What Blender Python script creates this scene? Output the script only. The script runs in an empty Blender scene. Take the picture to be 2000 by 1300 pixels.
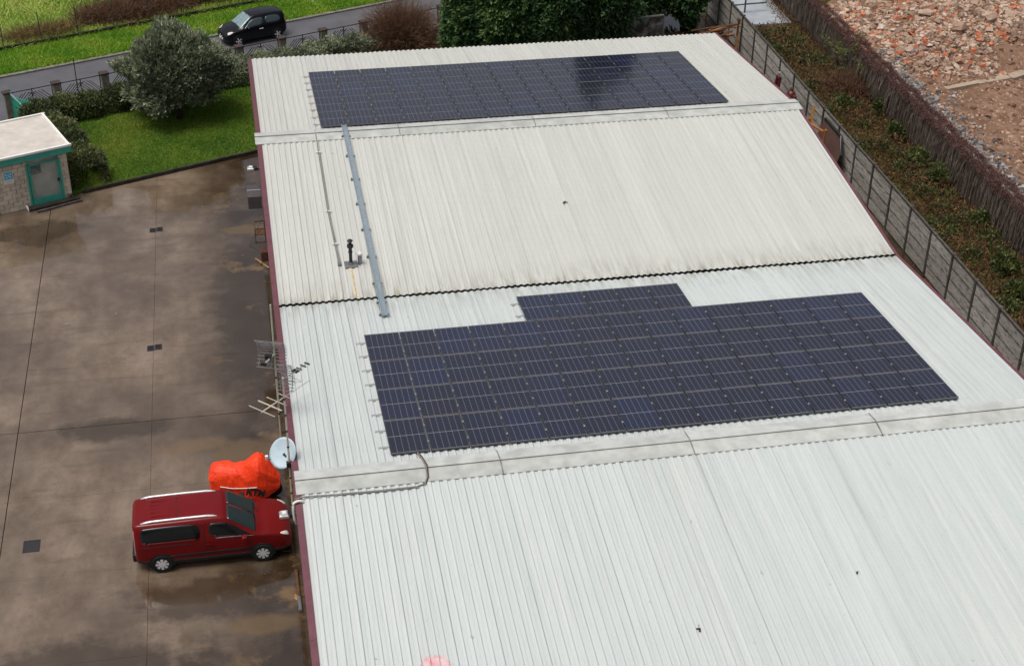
import bpy, math, random
import numpy as np
from mathutils import Vector, Matrix
R = math.radians
rng = np.random.default_rng(7)
random.seed(7)
scn = bpy.context.scene
COL = scn.collection

# ------------------------------------------------------------------ camera
cam_d = bpy.data.cameras.new('camera')
cam = bpy.data.objects.new('camera', cam_d); COL.objects.link(cam)
YAW, PIT, ROL = 0.195647, 0.562445, 0.01834
F_ = Vector((math.sin(YAW)*math.cos(PIT), math.cos(YAW)*math.cos(PIT), -math.sin(PIT)))
R_ = Vector((math.cos(YAW), -math.sin(YAW), 0)); U_ = R_.cross(F_)
R2 = math.cos(ROL)*R_ + math.sin(ROL)*U_; U2 = -math.sin(ROL)*R_ + math.cos(ROL)*U_
M = Matrix.Identity(4)
for i in range(3):
    M[i][0] = R2[i]; M[i][1] = U2[i]; M[i][2] = -F_[i]
M.translation = Vector((-0.64953, -41.46885, 30.40366))
cam.matrix_world = M
cam_d.sensor_width = 36; cam_d.lens = 1.48116*36; cam_d.clip_end = 5000; cam_d.clip_start = .5
scn.camera = cam

# ------------------------------------------------------------------ sky, sun, exposure
SUN_EL, SUN_AZ = R(72), R(255)      # high diffuse sun behind cloud
w = bpy.data.worlds.new('World'); scn.world = w; w.use_nodes = True
nt = w.node_tree; nt.nodes.clear()
out = nt.nodes.new('ShaderNodeOutputWorld'); bg = nt.nodes.new('ShaderNodeBackground')
sky = nt.nodes.new('ShaderNodeTexSky'); sky.sky_type = 'NISHITA'; sky.sun_disc = False
sky.sun_elevation = SUN_EL; sky.sun_rotation = SUN_AZ; sky.dust_density = 6.5; sky.air_density = 1.0
hs = nt.nodes.new('ShaderNodeHueSaturation'); hs.inputs['Saturation'].default_value = 0.5
nt.links.new(sky.outputs[0], hs.inputs['Color']); nt.links.new(hs.outputs[0], bg.inputs[0])
bg.inputs[1].default_value = 0.088
nt.links.new(bg.outputs[0], out.inputs[0])
sl = bpy.data.lights.new('sun', 'SUN'); sl.energy = 1.5; sl.angle = R(30); sl.color = (1, .965, .91)
so = bpy.data.objects.new('sun', sl); COL.objects.link(so)
sd = Vector((math.sin(SUN_AZ)*math.cos(SUN_EL), math.cos(SUN_AZ)*math.cos(SUN_EL), math.sin(SUN_EL)))
so.rotation_euler = (-sd).to_track_quat('-Z', 'Y').to_euler(); so.location = (0, 60, 80)
vs = scn.view_settings; vs.view_transform = 'Standard'; vs.look = 'None'; vs.gamma = 1; vs.use_curve_mapping = False
vs.exposure = 0.33

# ------------------------------------------------------------------ materials
class NB:
    def __init__(s, name):
        s.m = bpy.data.materials.new(name); s.m.use_nodes = True
        s.t = s.m.node_tree; s.t.nodes.clear()
        s.out = s.n('ShaderNodeOutputMaterial'); s.p = s.n('ShaderNodeBsdfPrincipled')
        s.l(s.p.outputs[0], s.out.inputs[0])
    def n(s, t, **k):
        x = s.t.nodes.new(t)
        for a, b in k.items(): setattr(x, a, b)
        return x
    def l(s, a, b): s.t.links.new(a, b)
    def val(s, sock, v):
        if isinstance(v, (int, float)): sock.default_value = v
        elif isinstance(v, tuple): sock.default_value = v if len(v) == 4 or len(sock.default_value) == 3 else (*v, 1)
        else: s.l(v, sock)
    def pos(s): return s.n('ShaderNodeNewGeometry').outputs['Position']
    def obj(s): return s.n('ShaderNodeTexCoord').outputs['Object']
    def rand(s): return s.n('ShaderNodeObjectInfo').outputs['Random']
    def attr(s, a): return s.n('ShaderNodeAttribute', attribute_name=a).outputs['Fac']
    def map(s, v, sc, loc=(0, 0, 0), rot=(0, 0, 0)):
        m = s.n('ShaderNodeMapping'); s.l(v, m.inputs[0]); m.inputs['Scale'].default_value = sc
        m.inputs['Location'].default_value = loc; m.inputs['Rotation'].default_value = rot
        return m.outputs[0]
    def noise(s, v, scale, detail=4, rough=.55):
        x = s.n('ShaderNodeTexNoise'); s.l(v, x.inputs['Vector']); x.inputs['Scale'].default_value = scale
        x.inputs['Detail'].default_value = detail; x.inputs['Roughness'].default_value = rough
        return x.outputs[0]
    def ramp(s, f, stops, interp='LINEAR'):
        x = s.n('ShaderNodeValToRGB'); s.l(f, x.inputs[0]); cr = x.color_ramp; cr.interpolation = interp
        while len(cr.elements) < len(stops): cr.elements.new(.5)
        for e, (p, c) in zip(cr.elements, stops):
            e.position = p; e.color = (*c, 1) if isinstance(c, tuple) else (c, c, c, 1)
        return x.outputs[0]
    def mix(s, f, a, b, mode='MIX'):
        x = s.n('ShaderNodeMix', data_type='RGBA', blend_type=mode)
        s.val(x.inputs[0], f); s.val(x.inputs[6], a); s.val(x.inputs[7], b)
        return x.outputs[2]
    def math(s, op, a, b=0., c=None):
        x = s.n('ShaderNodeMath', operation=op); s.val(x.inputs[0], a); s.val(x.inputs[1], b)
        if c is not None: s.val(x.inputs[2], c)
        return x.outputs[0]
    def xyz(s, v):
        x = s.n('ShaderNodeSeparateXYZ'); s.l(v, x.inputs[0]); return x.outputs
    def bump(s, h, strength, dist=.02):
        b = s.n('ShaderNodeBump'); b.inputs['Strength'].default_value = strength; b.inputs['Distance'].default_value = dist
        s.l(h, b.inputs['Height']); s.l(b.outputs[0], s.p.inputs['Normal'])
    def fin(s, col=None, rough=None, spec=None, metal=None):
        if col is not None: s.val(s.p.inputs['Base Color'], col)
        if rough is not None: s.val(s.p.inputs['Roughness'], rough)
        if spec is not None: s.p.inputs['Specular IOR Level'].default_value = spec
        if metal is not None: s.p.inputs['Metallic'].default_value = metal
        return s.m

def plain(name, c, rough=.5, spec=.5, metal=0., var=.12, scale=6., c2=None):
    b = NB(name); f = b.noise(b.pos(), scale, 5)
    c2 = c2 or tuple(max(0, x*(1-2*var)) for x in c)
    col = b.mix(b.ramp(f, [(.35, 0.), (.65, 1.)]), c2, c)
    col = b.mix(b.math('MULTIPLY', b.rand(), var), col, (0., 0., 0.))
    return b.fin(col, rough, spec, metal)

def leafmat(name, cols, rough=.55, trans=.25):
    b = NB(name); t = b.attr('tone')
    col = b.ramp(t, [(i/(len(cols)-1), c) for i, c in enumerate(cols)])
    b.fin(col, rough, .35)
    tr = b.n('ShaderNodeBsdfTranslucent'); b.l(col, tr.inputs[0])
    mx = b.n('ShaderNodeMixShader'); mx.inputs[0].default_value = trans
    b.l(b.p.outputs[0], mx.inputs[1]); b.l(tr.outputs[0], mx.inputs[2]); b.l(mx.outputs[0], b.out.inputs[0])
    return b.m

def roof_mat(name, ca, cb, cc):
    b = NB(name); P = b.pos(); x = b.xyz(P)
    st = b.noise(b.map(P, (5., .12, .12)), 1., 5, .6)
    fine = b.noise(b.map(P, (26., .5, .5)), 1., 3)
    big = b.noise(b.map(P, (.22, .12, .12)), 1., 3)
    col = b.mix(b.ramp(st, [(.32, 0.), (.68, 1.)]), ca, cb)
    col = b.mix(b.ramp(big, [(.35, 0.), (.7, .8)]), col, cc)
    col = b.mix(b.ramp(fine, [(.50, 0.), (.75, .26)]), col, (.34, .345, .34))
    seam = b.noise(b.map(P, (4.84, .05, .05)), 1., 2, .5); col = b.mix(b.ramp(seam, [(.28, .25), (.38, 0.)]), col, (.30, .29, .28))
    # rib shading painted as a darker tone in the troughs
    tr = b.math('FRACT', b.math('DIVIDE', b.xyz(b.obj())[0], SW/5))
    tm = b.math('MULTIPLY', b.ramp(tr, [(.02, 0.), (.16, .45), (.34, 1.), (.40, 0.)]), b.ramp(b.noise(b.map(P, (3., .35, 1.)), 1., 4), [(.3, .12), (.7, .26)]))
    col = b.mix(tm, col, (.27, .275, .26))
    # dirt that gathers at the valley ends of the sheets
    ay = b.math('ABSOLUTE', x[1]); edge = b.ramp(b.math('MULTIPLY', ay, .55), [(0., 1.), (.25, .45), (.75, 0.)])
    dn = b.noise(b.map(P, (9., 1.1, 1.)), 1., 4)
    dirt = b.math('MULTIPLY', edge, b.ramp(dn, [(.42, 0.), (.66, .75)]))
    col = b.mix(dirt, col, (.20, .175, .11))
    sp = b.noise(P, 3.2, 2); col = b.mix(b.ramp(sp, [(.74, 0.), (.78, .5)]), col, (.2, .19, .17))
    col = b.mix(b.math('MULTIPLY', b.rand(), .09), col, (.30, .30, .31))
    b.bump(fine, .12, .004)
    return b.fin(col, b.ramp(big, [(.3, .34), (.7, .5)]), .45)

SW = (20.73-.07)/20
m_roof_cream = roof_mat('cream_sheet_metal', (.50, .505, .47), (.585, .59, .555), (.52, .525, .485))
m_roof_pale = roof_mat('pale_blue_white_sheet_metal', (.46, .515, .51), (.59, .605, .585), (.525, .57, .565))
m_cap = plain('ridge_flashing_paint', (.52, .535, .505), .45, .4, var=.13, scale=2.5)
m_captop = plain('ridge_flashing_white', (.58, .595, .575), .4, .45, var=.12, scale=2.5)
m_maroon = plain('maroon_painted_metal', (.145, .045, .06), .45, .5, var=.12, scale=3)
m_dark = plain('dark_void', (.012, .012, .013), .8, .2)
m_wall = plain('warehouse_wall', (.34, .31, .28), .8, .3)
m_galv = plain('galvanised_steel', (.42, .50, .55), .38, .5, .55, var=.1, scale=9)
m_alu = plain('aluminium', (.62, .63, .64), .38, .5, .7, var=.05)
m_black = plain('black_plastic', (.012, .012, .013), .4, .5)
m_white = plain('white_plastic', (.78, .77, .74), .4, .5, var=.04)
m_cable = plain('grey_cable', (.26, .25, .235), .55, .4)
m_mast = plain('pale_mast_paint', (.60, .56, .46), .5, .4, var=.1)
m_dish = plain('dish_paint', (.50, .62, .68), .4, .45, var=.05)
m_steel = plain('grey_steel', (.30, .30, .31), .4, .5, .6)
m_rust = plain('rusty_steel', (.16, .075, .04), .8, .3, .2, var=.25, scale=12)
m_wood = plain('raw_timber', (.40, .24, .11), .7, .3, var=.18, scale=8)
m_owood = plain('orange_timber', (.42, .165, .045), .6, .35, var=.18, scale=8)
m_pole = plain('dark_pole', (.06, .062, .065), .5, .4)
m_conc = NB('mossy_precast_concrete')
_P = m_conc.pos()
_c = m_conc.mix(m_conc.ramp(m_conc.noise(m_conc.map(_P, (1., .7, 4.)), 1.3, 6), [(.3, 0.), (.7, 1.)]), (.33, .31, .28), (.56, .53, .49))
_c = m_conc.mix(m_conc.ramp(m_conc.noise(m_conc.map(_P, (2., 2., 7.)), 1.6, 6, .7), [(.50, 0.), (.64, .8)]), _c, (.075, .07, .058))
_c = m_conc.mix(m_conc.math('MULTIPLY', m_conc.rand(), .28), _c, (.09, .085, .07))
_e = m_conc.math('ABSOLUTE', m_conc.xyz(m_conc.obj())[2]); _e = m_conc.math('MULTIPLY', m_conc.ramp(_e, [(.185, 0.), (.228, 1.)]), m_conc.ramp(m_conc.noise(_P, 2.5, 4), [(.35, .35), (.6, 1.)]))
_c = m_conc.mix(_e, _c, (.04, .037, .03))
m_conc.bump(m_conc.noise(_P, 14, 4), .4, .02); m_conc = m_conc.fin(_c, .85, .25)
m_post = plain('dark_weathered_concrete', (.115, .105, .09), .85, .25, var=.25, scale=5)
m_pillar = plain('beige_pillar_render', (.30, .275, .225), .85, .25, var=.2, scale=4)
m_capst = plain('brown_cap_stone', (.07, .048, .042), .7, .3, var=.15)
m_iron = plain('black_iron', (.022, .024, .025), .5, .4)
m_turq = plain('turquoise_paint', (.05, .39, .30), .45, .45, var=.1)
m_block = plain('beige_block', (.70, .60, .48), .9, .2, var=.14, scale=2.2)
m_plaster = plain('grey_plaster', (.74, .71, .64), .9, .2, var=.12, scale=2)
m_hutroof = plain('hut_roof_membrane', (.60, .55, .49), .55, .35, var=.1, scale=2)
m_hutrim = plain('hut_roof_white_trim', (.80, .79, .76), .5, .4, var=.03)

def pv_mat():
    b = NB('solar_cells_under_glass'); P = b.obj(); x = b.xyz(P)
    def lines(c, pitch, wid, off=0.):
        f = b.math('FRACT', b.math('DIVIDE', b.math('ADD', c, off + wid/2), pitch))
        return b.math('LESS_THAN', f, wid/pitch)
    # six columns of half cells, a wider gap across the middle
    l1 = lines(x[0], .168, .0125, .504)
    l2 = b.math('MAXIMUM', b.math('LESS_THAN', b.math('ABSOLUTE', x[1]), .011), b.math('GREATER_THAN', b.math('ABSOLUTE', x[1]), .836))
    l3 = b.math('MULTIPLY', lines(x[1], .0855, .005, .855), .22)
    rnd = b.rand()
    cell = b.mix(b.ramp(rnd, [(0., 0.), (.72, .22), (.84, 1.)]), (.0065, .0075, .022), (.007, .011, .036))
    cell = b.mix(b.ramp(b.noise(b.pos(), .55, 2), [(.4, 0.), (.7, .4)]), cell, (.012, .011, .020))
    fac = b.math('MAXIMUM', b.math('MAXIMUM', b.math('MULTIPLY', l1, .33), b.math('MULTIPLY', l2, .62)), l3)
    col = b.mix(fac, cell, (.34, .34, .36))
    rough = b.ramp(b.noise(b.pos(), 2.2, 5), [(.3, .07), (.7, .16)])
    b.fin(col, rough, .9); b.p.inputs['IOR'].default_value = 1.45
    return b.m
m_pv = pv_mat()
m_pvgapshade = plain('solar_panel_gap_shade_frame', (.02, .02, .022), .5, .3, .2, var=.04)  # side frames blackened to stand in for the shaded gaps between panels
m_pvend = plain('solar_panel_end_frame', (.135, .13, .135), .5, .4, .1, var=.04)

def yard_mat():
    b = NB('wet_yard_concrete'); P = b.pos(); x = b.xyz(P)
    big = b.noise(P, .22, 4, .6); mid = b.noise(b.map(P, (1., .6, 1.)), .9, 6, .62); fine = b.noise(P, 7., 5, .6)
    streak = b.noise(b.map(P, (.5, 3.2, 1.), rot=(0, 0, .06)), .7, 4)
    col = b.mix(b.ramp(mid, [(.3, 0.), (.7, 1.)]), (.108, .072, .046), (.235, .178, .130))
    col = b.mix(b.ramp(big, [(.42, 0.), (.62, .75)]), col, (.075, .052, .036))
    col = b.mix(b.ramp(streak, [(.56, 0.), (.75, .4)]), col, (.045, .030, .020))
    col = b.mix(b.ramp(fine, [(.58, 0.), (.8, .5)]), col, (.035, .025, .018))
    # rusty wash off the wall foot plus the wall's shade, painted in
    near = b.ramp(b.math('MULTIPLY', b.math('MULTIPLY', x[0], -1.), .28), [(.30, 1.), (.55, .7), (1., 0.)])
    silt_shade = b.math('MULTIPLY', near, b.ramp(b.noise(P, .55, 5, .6), [(.36, .55), (.58, 1.)]))
    col = b.mix(silt_shade, col, (.030, .018, .009))
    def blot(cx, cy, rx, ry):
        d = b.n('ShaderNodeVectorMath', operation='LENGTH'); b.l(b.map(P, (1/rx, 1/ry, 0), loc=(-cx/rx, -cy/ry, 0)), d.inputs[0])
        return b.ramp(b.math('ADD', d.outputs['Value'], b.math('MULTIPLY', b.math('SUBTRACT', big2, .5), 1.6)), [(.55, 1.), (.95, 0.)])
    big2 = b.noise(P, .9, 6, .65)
    for cx, cy, rx, ry in ((-2.6, -7.0, 3.2, 1.3), (-9.4, 16.6, 2.4, 1.5), (-.7, 9.0, 1.9, 8.0), (-6.5, -9.5, 4.5, 1.6), (-3.5, -11.5, 6.0, 2.6), (-5.8, 2.0, 2.5, .8)):  # dark wet patches; hut reflection and wall-foot shade painted in as well
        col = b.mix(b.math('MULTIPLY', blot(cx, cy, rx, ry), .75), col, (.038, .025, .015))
    for cx, cy, rx, ry in ((-1.25, .1, 1.7, .9), (-.9, 15.6, 1.3, .5), (-3.0, .6, 1.6, .5), (-1.2, -8.4, 1.2, .5)):
        col = b.mix(b.math('MULTIPLY', blot(cx, cy, rx, ry), .5), col, (.15, .092, .040))
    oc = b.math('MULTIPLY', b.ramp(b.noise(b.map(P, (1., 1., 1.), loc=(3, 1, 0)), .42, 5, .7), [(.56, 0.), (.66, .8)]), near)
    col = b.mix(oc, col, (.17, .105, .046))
    pud = b.noise(b.map(P, (1., .7, 1.), loc=(7, 2, 0)), .30, 4, .55)
    rough = b.ramp(pud, [(.44, .02), (.58, .06), (.74, .2)])
    rough = b.math('ADD', rough, b.math('MULTIPLY', fine, .05))
    b.bump(b.mix(.5, fine, mid), .08, .01)
    return b.fin(col, rough, .85)
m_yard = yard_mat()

def ground_mat(name, cols, scale, rough=.95, bump=.5):
    b = NB(name); P = b.pos()
    f = b.noise(P, scale, 7, .65); g = b.noise(P, scale*.18, 4)
    col = b.ramp(b.math('ADD', b.math('MULTIPLY', f, .6), b.math('MULTIPLY', g, .4)), [(.34+.32*i/(len(cols)-1), c) for i, c in enumerate(cols)])
    b.bump(f, bump, .06 if bump < 1 else .2)
    return b.fin(col, rough, .2)
m_soil = ground_mat('dark_soil', [(.028, .02, .013), (.05, .036, .022), (.075, .055, .033)], 1.6)
m_lawn = ground_mat('lawn_soil', [(.03, .065, .008), (.06, .11, .012), (.12, .12, .02)], 1.2)
m_field = ground_mat('field_soil', [(.11, .21, .02), (.18, .28, .03), (.28, .27, .07)], .9)
m_dirt = ground_mat('demolition_dirt', [(.12, .062, .038), (.21, .122, .078), (.31, .20, .138)], 2.2, bump=1.)
m_asph = NB('wet_asphalt'); _P = m_asph.pos()
m_asph.bump(m_asph.noise(_P, 25, 3), .25, .01)
m_asph = m_asph.fin(m_asph.mix(m_asph.ramp(m_asph.noise(_P, .7, 6), [(.3, 0.), (.7, 1.)]), (.078, .076, .084), (.115, .112, .12)),
                    m_asph.ramp(m_asph.noise(_P, .4, 3), [(.35, .32), (.65, .55)]), .4)
m_kerb = plain('kerb_concrete', (.27, .255, .235), .85, .3, var=.2, scale=5)
m_dkerb = plain('dark_mossy_kerb', (.05, .043, .033), .85, .3, var=.3, scale=4)
m_pad = plain('pale_wet_pad', (.44, .48, .52), .35, .5, var=.12, scale=1)

m_l_olive = leafmat('grey_green_leaves', [(.06, .08, .045), (.22, .25, .155), (.45, .48, .33)])
m_l_hedge = leafmat('hedge_leaves', [(.024, .036, .014), (.085, .11, .036), (.28, .28, .10)])
m_l_ever = leafmat('evergreen_sprays', [(.018, .042, .018), (.06, .13, .042), (.19, .28, .075)])
m_l_green = leafmat('weed_leaves', [(.022, .036, .010), (.06, .082, .02), (.18, .185, .05)])
m_l_brown = leafmat('dry_brambles', [(.035, .016, .010), (.10, .048, .024), (.22, .115, .045)], .8, .15)
m_l_twig = leafmat('red_brown_twigs', [(.085, .04, .022), (.14, .072, .04), (.21, .125, .075)], .8, .1)
m_l_straw = leafmat('straw_grass', [(.12, .085, .035), (.22, .15, .06), (.32, .235, .105)], .8, .25)
m_l_creep = leafmat('dead_creeper', [(.050, .020, .018), (.105, .046, .038), (.19, .10, .08)], .85, .1)
m_l_strand = leafmat('hanging_strands', [(.05, .034, .026), (.13, .10, .08), (.26, .215, .175)], .85, .1)
m_l_lawn = leafmat('lawn_grass', [(.05, .125, .006), (.13, .25, .012), (.32, .30, .05)], .6, .3)
m_l_field = leafmat('field_grass', [(.18, .32, .04), (.34, .46, .08), (.55, .52, .18)], .6, .3)
m_l_verge = leafmat('verge_grass', [(.09, .24, .010), (.19, .36, .020), (.40, .43, .07)], .6, .3)
m_bark = plain('bark', (.07, .05, .035), .9, .2)
m_chunk = NB('broken_rubble'); _r = m_chunk.rand(); _P = m_chunk.pos()
_c = m_chunk.ramp(_r, [(0., (.36, .245, .18)), (.25, (.46, .345, .265)), (.42, (.26, .18, .14)), (.58, (.51, .40, .31)), (.74, (.42, .235, .16)), (.88, (.58, .50, .42)), (1., (.30, .275, .26))], 'CONSTANT')
m_chunk = m_chunk.fin(m_chunk.mix(m_chunk.ramp(m_chunk.noise(_P, 4, 5), [(.35, 0.), (.7, .5)]), _c, (.2, .13, .09)), .9, .2)
m_brick = plain('broken_brick', (.52, .155, .07), .9, .2, var=.25, scale=4)
m_fine = leafmat('fine_rubble', [(.19, .12, .085), (.37, .255, .185), (.52, .40, .31), (.52, .17, .085)], .9, 0.)
m_grub = leafmat('grey_rubble', [(.07, .062, .062), (.22, .20, .19), (.40, .37, .34)], .9, 0.)

# ------------------------------------------------------------------ object helpers
def tag(o, label=None, cat=None, group=None, kind=None):
    if label: o['label'] = label
    if cat: o['category'] = cat
    if group: o['group'] = group
    if kind: o['kind'] = kind
    return o
def thing(name, label, cat, loc=(0, 0, 0), rz=0., group=None):
    o = bpy.data.objects.new(name, None); COL.objects.link(o)
    o.location = loc; o.rotation_euler = (0, 0, rz); o.empty_display_size = .3
    return tag(o, label, cat, group)
def link(name, me, parent=None, loc=(0, 0, 0), rot=(0, 0, 0), sc=None):
    o = bpy.data.objects.new(name, me); COL.objects.link(o); o.location = loc; o.rotation_euler = rot
    if sc: o.scale = sc
    if parent: o.parent = parent
    return o
class MB:
    def __init__(s): s.v = []; s.f = []
    def add(s, vs, fs):
        k = len(s.v); s.v += [tuple(map(float, q)) for q in vs]; s.f += [tuple(i+k for i in q) for q in fs]; return s
    def box(s, c, d, rz=0., ry=0., rx=0.):
        Rm = Matrix.Rotation(rz, 3, 'Z') @ Matrix.Rotation(ry, 3, 'Y') @ Matrix.Rotation(rx, 3, 'X')
        vs = [Vector(c) + Rm @ Vector((sx*d[0]/2, sy*d[1]/2, sz*d[2]/2)) for sz in (-1, 1) for sy in (-1, 1) for sx in (-1, 1)]
        return s.add(vs, [(0, 2, 3, 1), (4, 5, 7, 6), (0, 1, 5, 4), (2, 6, 7, 3), (0, 4, 6, 2), (1, 3, 7, 5)])
    def bbox(s, c, d, b, rz=0.):          # box with chamfered vertical and top edges
        hx, hy, hz = d[0]/2, d[1]/2, d[2]/2
        rings = [(-hz, 0), (hz-b, 0), (hz, b)]
        vs = []; fs = []
        for z, i in rings:
            x, y = hx-i, hy-i
            for px, py in ((x-b, y), (x, y-b), (x, -y+b), (x-b, -y), (-x+b, -y), (-x, -y+b), (-x, y-b), (-x+b, y)):
                p = Matrix.Rotation(rz, 3, 'Z') @ Vector((px, py, 0)); vs.append((c[0]+p.x, c[1]+p.y, c[2]+z))
        for r in range(2):
            for k in range(8): fs.append((r*8+(k+1) % 8, r*8+k, r*8+8+k, r*8+8+(k+1) % 8))
        fs.append(tuple(range(16+7, 15, -1))); fs.append(tuple(range(8)))
        return s.add(vs, fs)
    def tube(s, path, r, n=6, cap=True):
        path = [Vector(p) for p in path]; rs = r if isinstance(r, (list, tuple)) else [r]*len(path)
        vs = []; fs = []
        for i, p in enumerate(path):
            t = (path[min(i+1, len(path)-1)] - path[max(i-1, 0)]).normalized()
            a = t.cross(Vector((0, 0, 1)) if abs(t.z) < .9 else Vector((1, 0, 0))).normalized(); b = t.cross(a)
            for k in range(n):
                q = 2*math.pi*k/n; vs.append(p + rs[i]*(math.cos(q)*a + math.sin(q)*b))
        for i in range(len(path)-1):
            for k in range(n): fs.append((i*n+k, i*n+(k+1) % n, (i+1)*n+(k+1) % n, (i+1)*n+k))
        if cap: fs += [tuple(range(n-1, -1, -1)), tuple(range((len(path)-1)*n, len(path)*n))]
        return s.add(vs, fs)
    def bar(s, a, b, wd, th=None, up=(0, 0, 1)):
        a, b = Vector(a), Vector(b); th = th or wd; t = (b-a).normalized(); upv = Vector(up)
        if abs(t.dot(upv)) > .95: upv = Vector((1, 0, 0))
        x = t.cross(upv).normalized()*wd/2; y = x.normalized().cross(t)*th/2
        vs = [p+sx*x+sy*y for p in (a, b) for sx, sy in ((-1, -1), (1, -1), (1, 1), (-1, 1))]
        return s.add(vs, [(3, 2, 1, 0), (4, 5, 6, 7), (0, 1, 5, 4), (1, 2, 6, 5), (2, 3, 7, 6), (3, 0, 4, 7)])
    def lathe(s, prof, n=16, c=(0, 0, 0), axis='z'):
        vs = []; fs = []
        for r, h in prof:
            for k in range(n):
                q = 2*math.pi*k/n; u, v_ = r*math.cos(q), r*math.sin(q)
                p = (u, v_, h) if axis == 'z' else ((u, h, v_) if axis == 'y' else (h, u, v_))
                vs.append((c[0]+p[0], c[1]+p[1], c[2]+p[2]))
        for i in range(len(prof)-1):
            for k in range(n): fs.append((i*n+k, i*n+(k+1) % n, (i+1)*n+(k+1) % n, (i+1)*n+k))
        fs += [tuple(range(n-1, -1, -1)), tuple(range((len(prof)-1)*n, len(prof)*n))]
        return s.add(vs, fs)
    def mesh(s, name, mat, smooth=False):
        me = bpy.data.meshes.new(name); me.from_pydata(s.v, [], s.f); me.materials.append(mat)
        if smooth: me.polygons.foreach_set('use_smooth', [True]*len(me.polygons))
        me.update(); return me
    def obj(s, name, mat, parent=None, loc=(0, 0, 0), rot=(0, 0, 0), smooth=False):
        return link(name, s.mesh(name, mat, smooth), parent, loc, rot)

def quads_mesh(name, V, tone, mat, k=4):
    """V (N,k,3) loose faces with one tone value each"""
    N = len(V); me = bpy.data.meshes.new(name)
    me.vertices.add(N*k); me.vertices.foreach_set('co', np.asarray(V, np.float32).ravel())
    me.loops.add(N*k); me.loops.foreach_set('vertex_index', np.arange(N*k, dtype=np.int32))
    me.polygons.add(N); me.polygons.foreach_set('loop_start', np.arange(0, N*k, k, dtype=np.int32))
    me.polygons.foreach_set('loop_total', np.full(N, k, np.int32))
    a = me.attributes.new('tone', 'FLOAT', 'FACE'); a.data.foreach_set('value', np.clip(tone, 0, 1).astype(np.float32))
    me.materials.append(mat); me.update(calc_edges=True); me.validate(); return me
def unit(v): return v/np.maximum(np.linalg.norm(v, axis=-1, keepdims=True), 1e-9)
def leaves(P, D, L, Wd):
    """diamond leaves: base P, direction D, length L, width Wd"""
    D = unit(D); X = unit(np.cross(D, rng.normal(size=P.shape)*.55+np.array([0, -.25, 1.])))
    L = np.broadcast_to(np.asarray(L, float), (len(P),))[:, None]; Wd = np.broadcast_to(np.asarray(Wd, float), (len(P),))[:, None]
    m = P + D*L*.5 + np.cross(D, X)*L*.08
    return np.stack([P, m+X*Wd*.5, P+D*L, m-X*Wd*.5], 1)
def lumpy(n, radii, lumps=14, amp=.22, shell=(.72, 1.), up=-.35, seed=1):
    """points and outward directions in the outer shell of an uneven crown"""
    r = np.random.default_rng(seed)
    d = unit(r.normal(size=(n*2, 3))); d = d[d[:, 2] > up][:n]
    c = unit(r.normal(size=(lumps, 3))); h = r.uniform(.3, 1., lumps)
    f = 1 - amp + amp*1.4*np.max(h*np.exp(-(1-d@c.T)*(9+lumps*.35)), axis=1)
    rad = f*r.uniform(shell[0], shell[1], len(d))**.6
    return d*rad[:, None]*np.array(radii), d, rad
def sprigs(P, D, n, spread, L, Wd, tone, tvar=.15):
    """n leaves round every sprig base"""
    N = len(P); Q = np.repeat(P, n, 0); DD = np.repeat(unit(D), n, 0)
    DD = DD + rng.normal(size=Q.shape)*spread
    Q = Q + unit(np.repeat(D, n, 0))*rng.uniform(0, L*1.6, (len(Q), 1)) + rng.normal(size=Q.shape)*L*.25
    s = rng.uniform(.7, 1.25, len(Q))
    return leaves(Q, DD, L*s, Wd*s), np.repeat(tone, n) + rng.normal(size=len(Q))*tvar
def grass_blades(P, h, wd, lean=.35):
    N = len(P); a = rng.uniform(0, 2*np.pi, N); X = np.stack([np.cos(a), np.sin(a), 0*a], 1)
    hh = h*rng.uniform(.5, 1.3, N)[:, None]
    T = P + np.array([0, 0, 1.])*hh + rng.normal(size=(N, 3))*np.array([1, 1, 0])*lean*hh
    return np.stack([P-X*wd/2, P+X*wd/2, T], 1)

# ------------------------------------------------------------------ the setting
S, L1, L2, L3, BW = 0.0986, 10.471, 10.354, 10.296, 20.73
XL, ZV = 0.07, 5.5
YN = -L1*2 + .02
def roof_z(y):
    if y < -L1: return ZV + (2*L1+y)*S
    if y < 0: return ZV - y*S
    if y < L2: return ZV + y*S
    return ZV + (2*L2-y)*S
UX, UY = math.cos(R(21.25)), math.sin(R(21.25))
OX, OY = -11.32, 28.12
def uv(u, v, z=0.): return (OX + u*UX - v*UY, OY + u*UY + v*UX, z)
AU = R(21.25)
def uvA(u, v, z):
    u, v = np.asarray(u), np.asarray(v)
    return np.stack([OX+u*UX-v*UY, OY+u*UY+v*UX, np.broadcast_to(z, u.shape)], 1)

def sheet(name, pts, z, mat, kind='structure', sub=0):
    m = MB().add([(p[0], p[1], z) for p in pts], [tuple(range(len(pts)))])
    return tag(m.obj(name, mat), kind=kind)
sheet('ground', [(-900, -900), (900, -900), (900, 900), (-900, 900)], -.06, m_soil)
sheet('field', [uv(-60, 9.05), uv(70, 9.05), uv(70, 120), uv(-60, 120)], .03, m_field)
sheet('grass_verge', [uv(-60, 5.78), uv(70, 5.78), uv(70, 8.98), uv(-60, 8.98)], .06, m_field)
sheet('road', [uv(-60, .45), uv(70, .45), uv(70, 5.56), uv(-60, 5.56)], -.02, m_asph)
tag(MB().box((0, 0, 0), (130, .2, .12)).obj('road_edge_kerb', m_kerb, loc=uv(5, 5.67, .0), rot=(0, 0, AU)), kind='structure')

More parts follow.
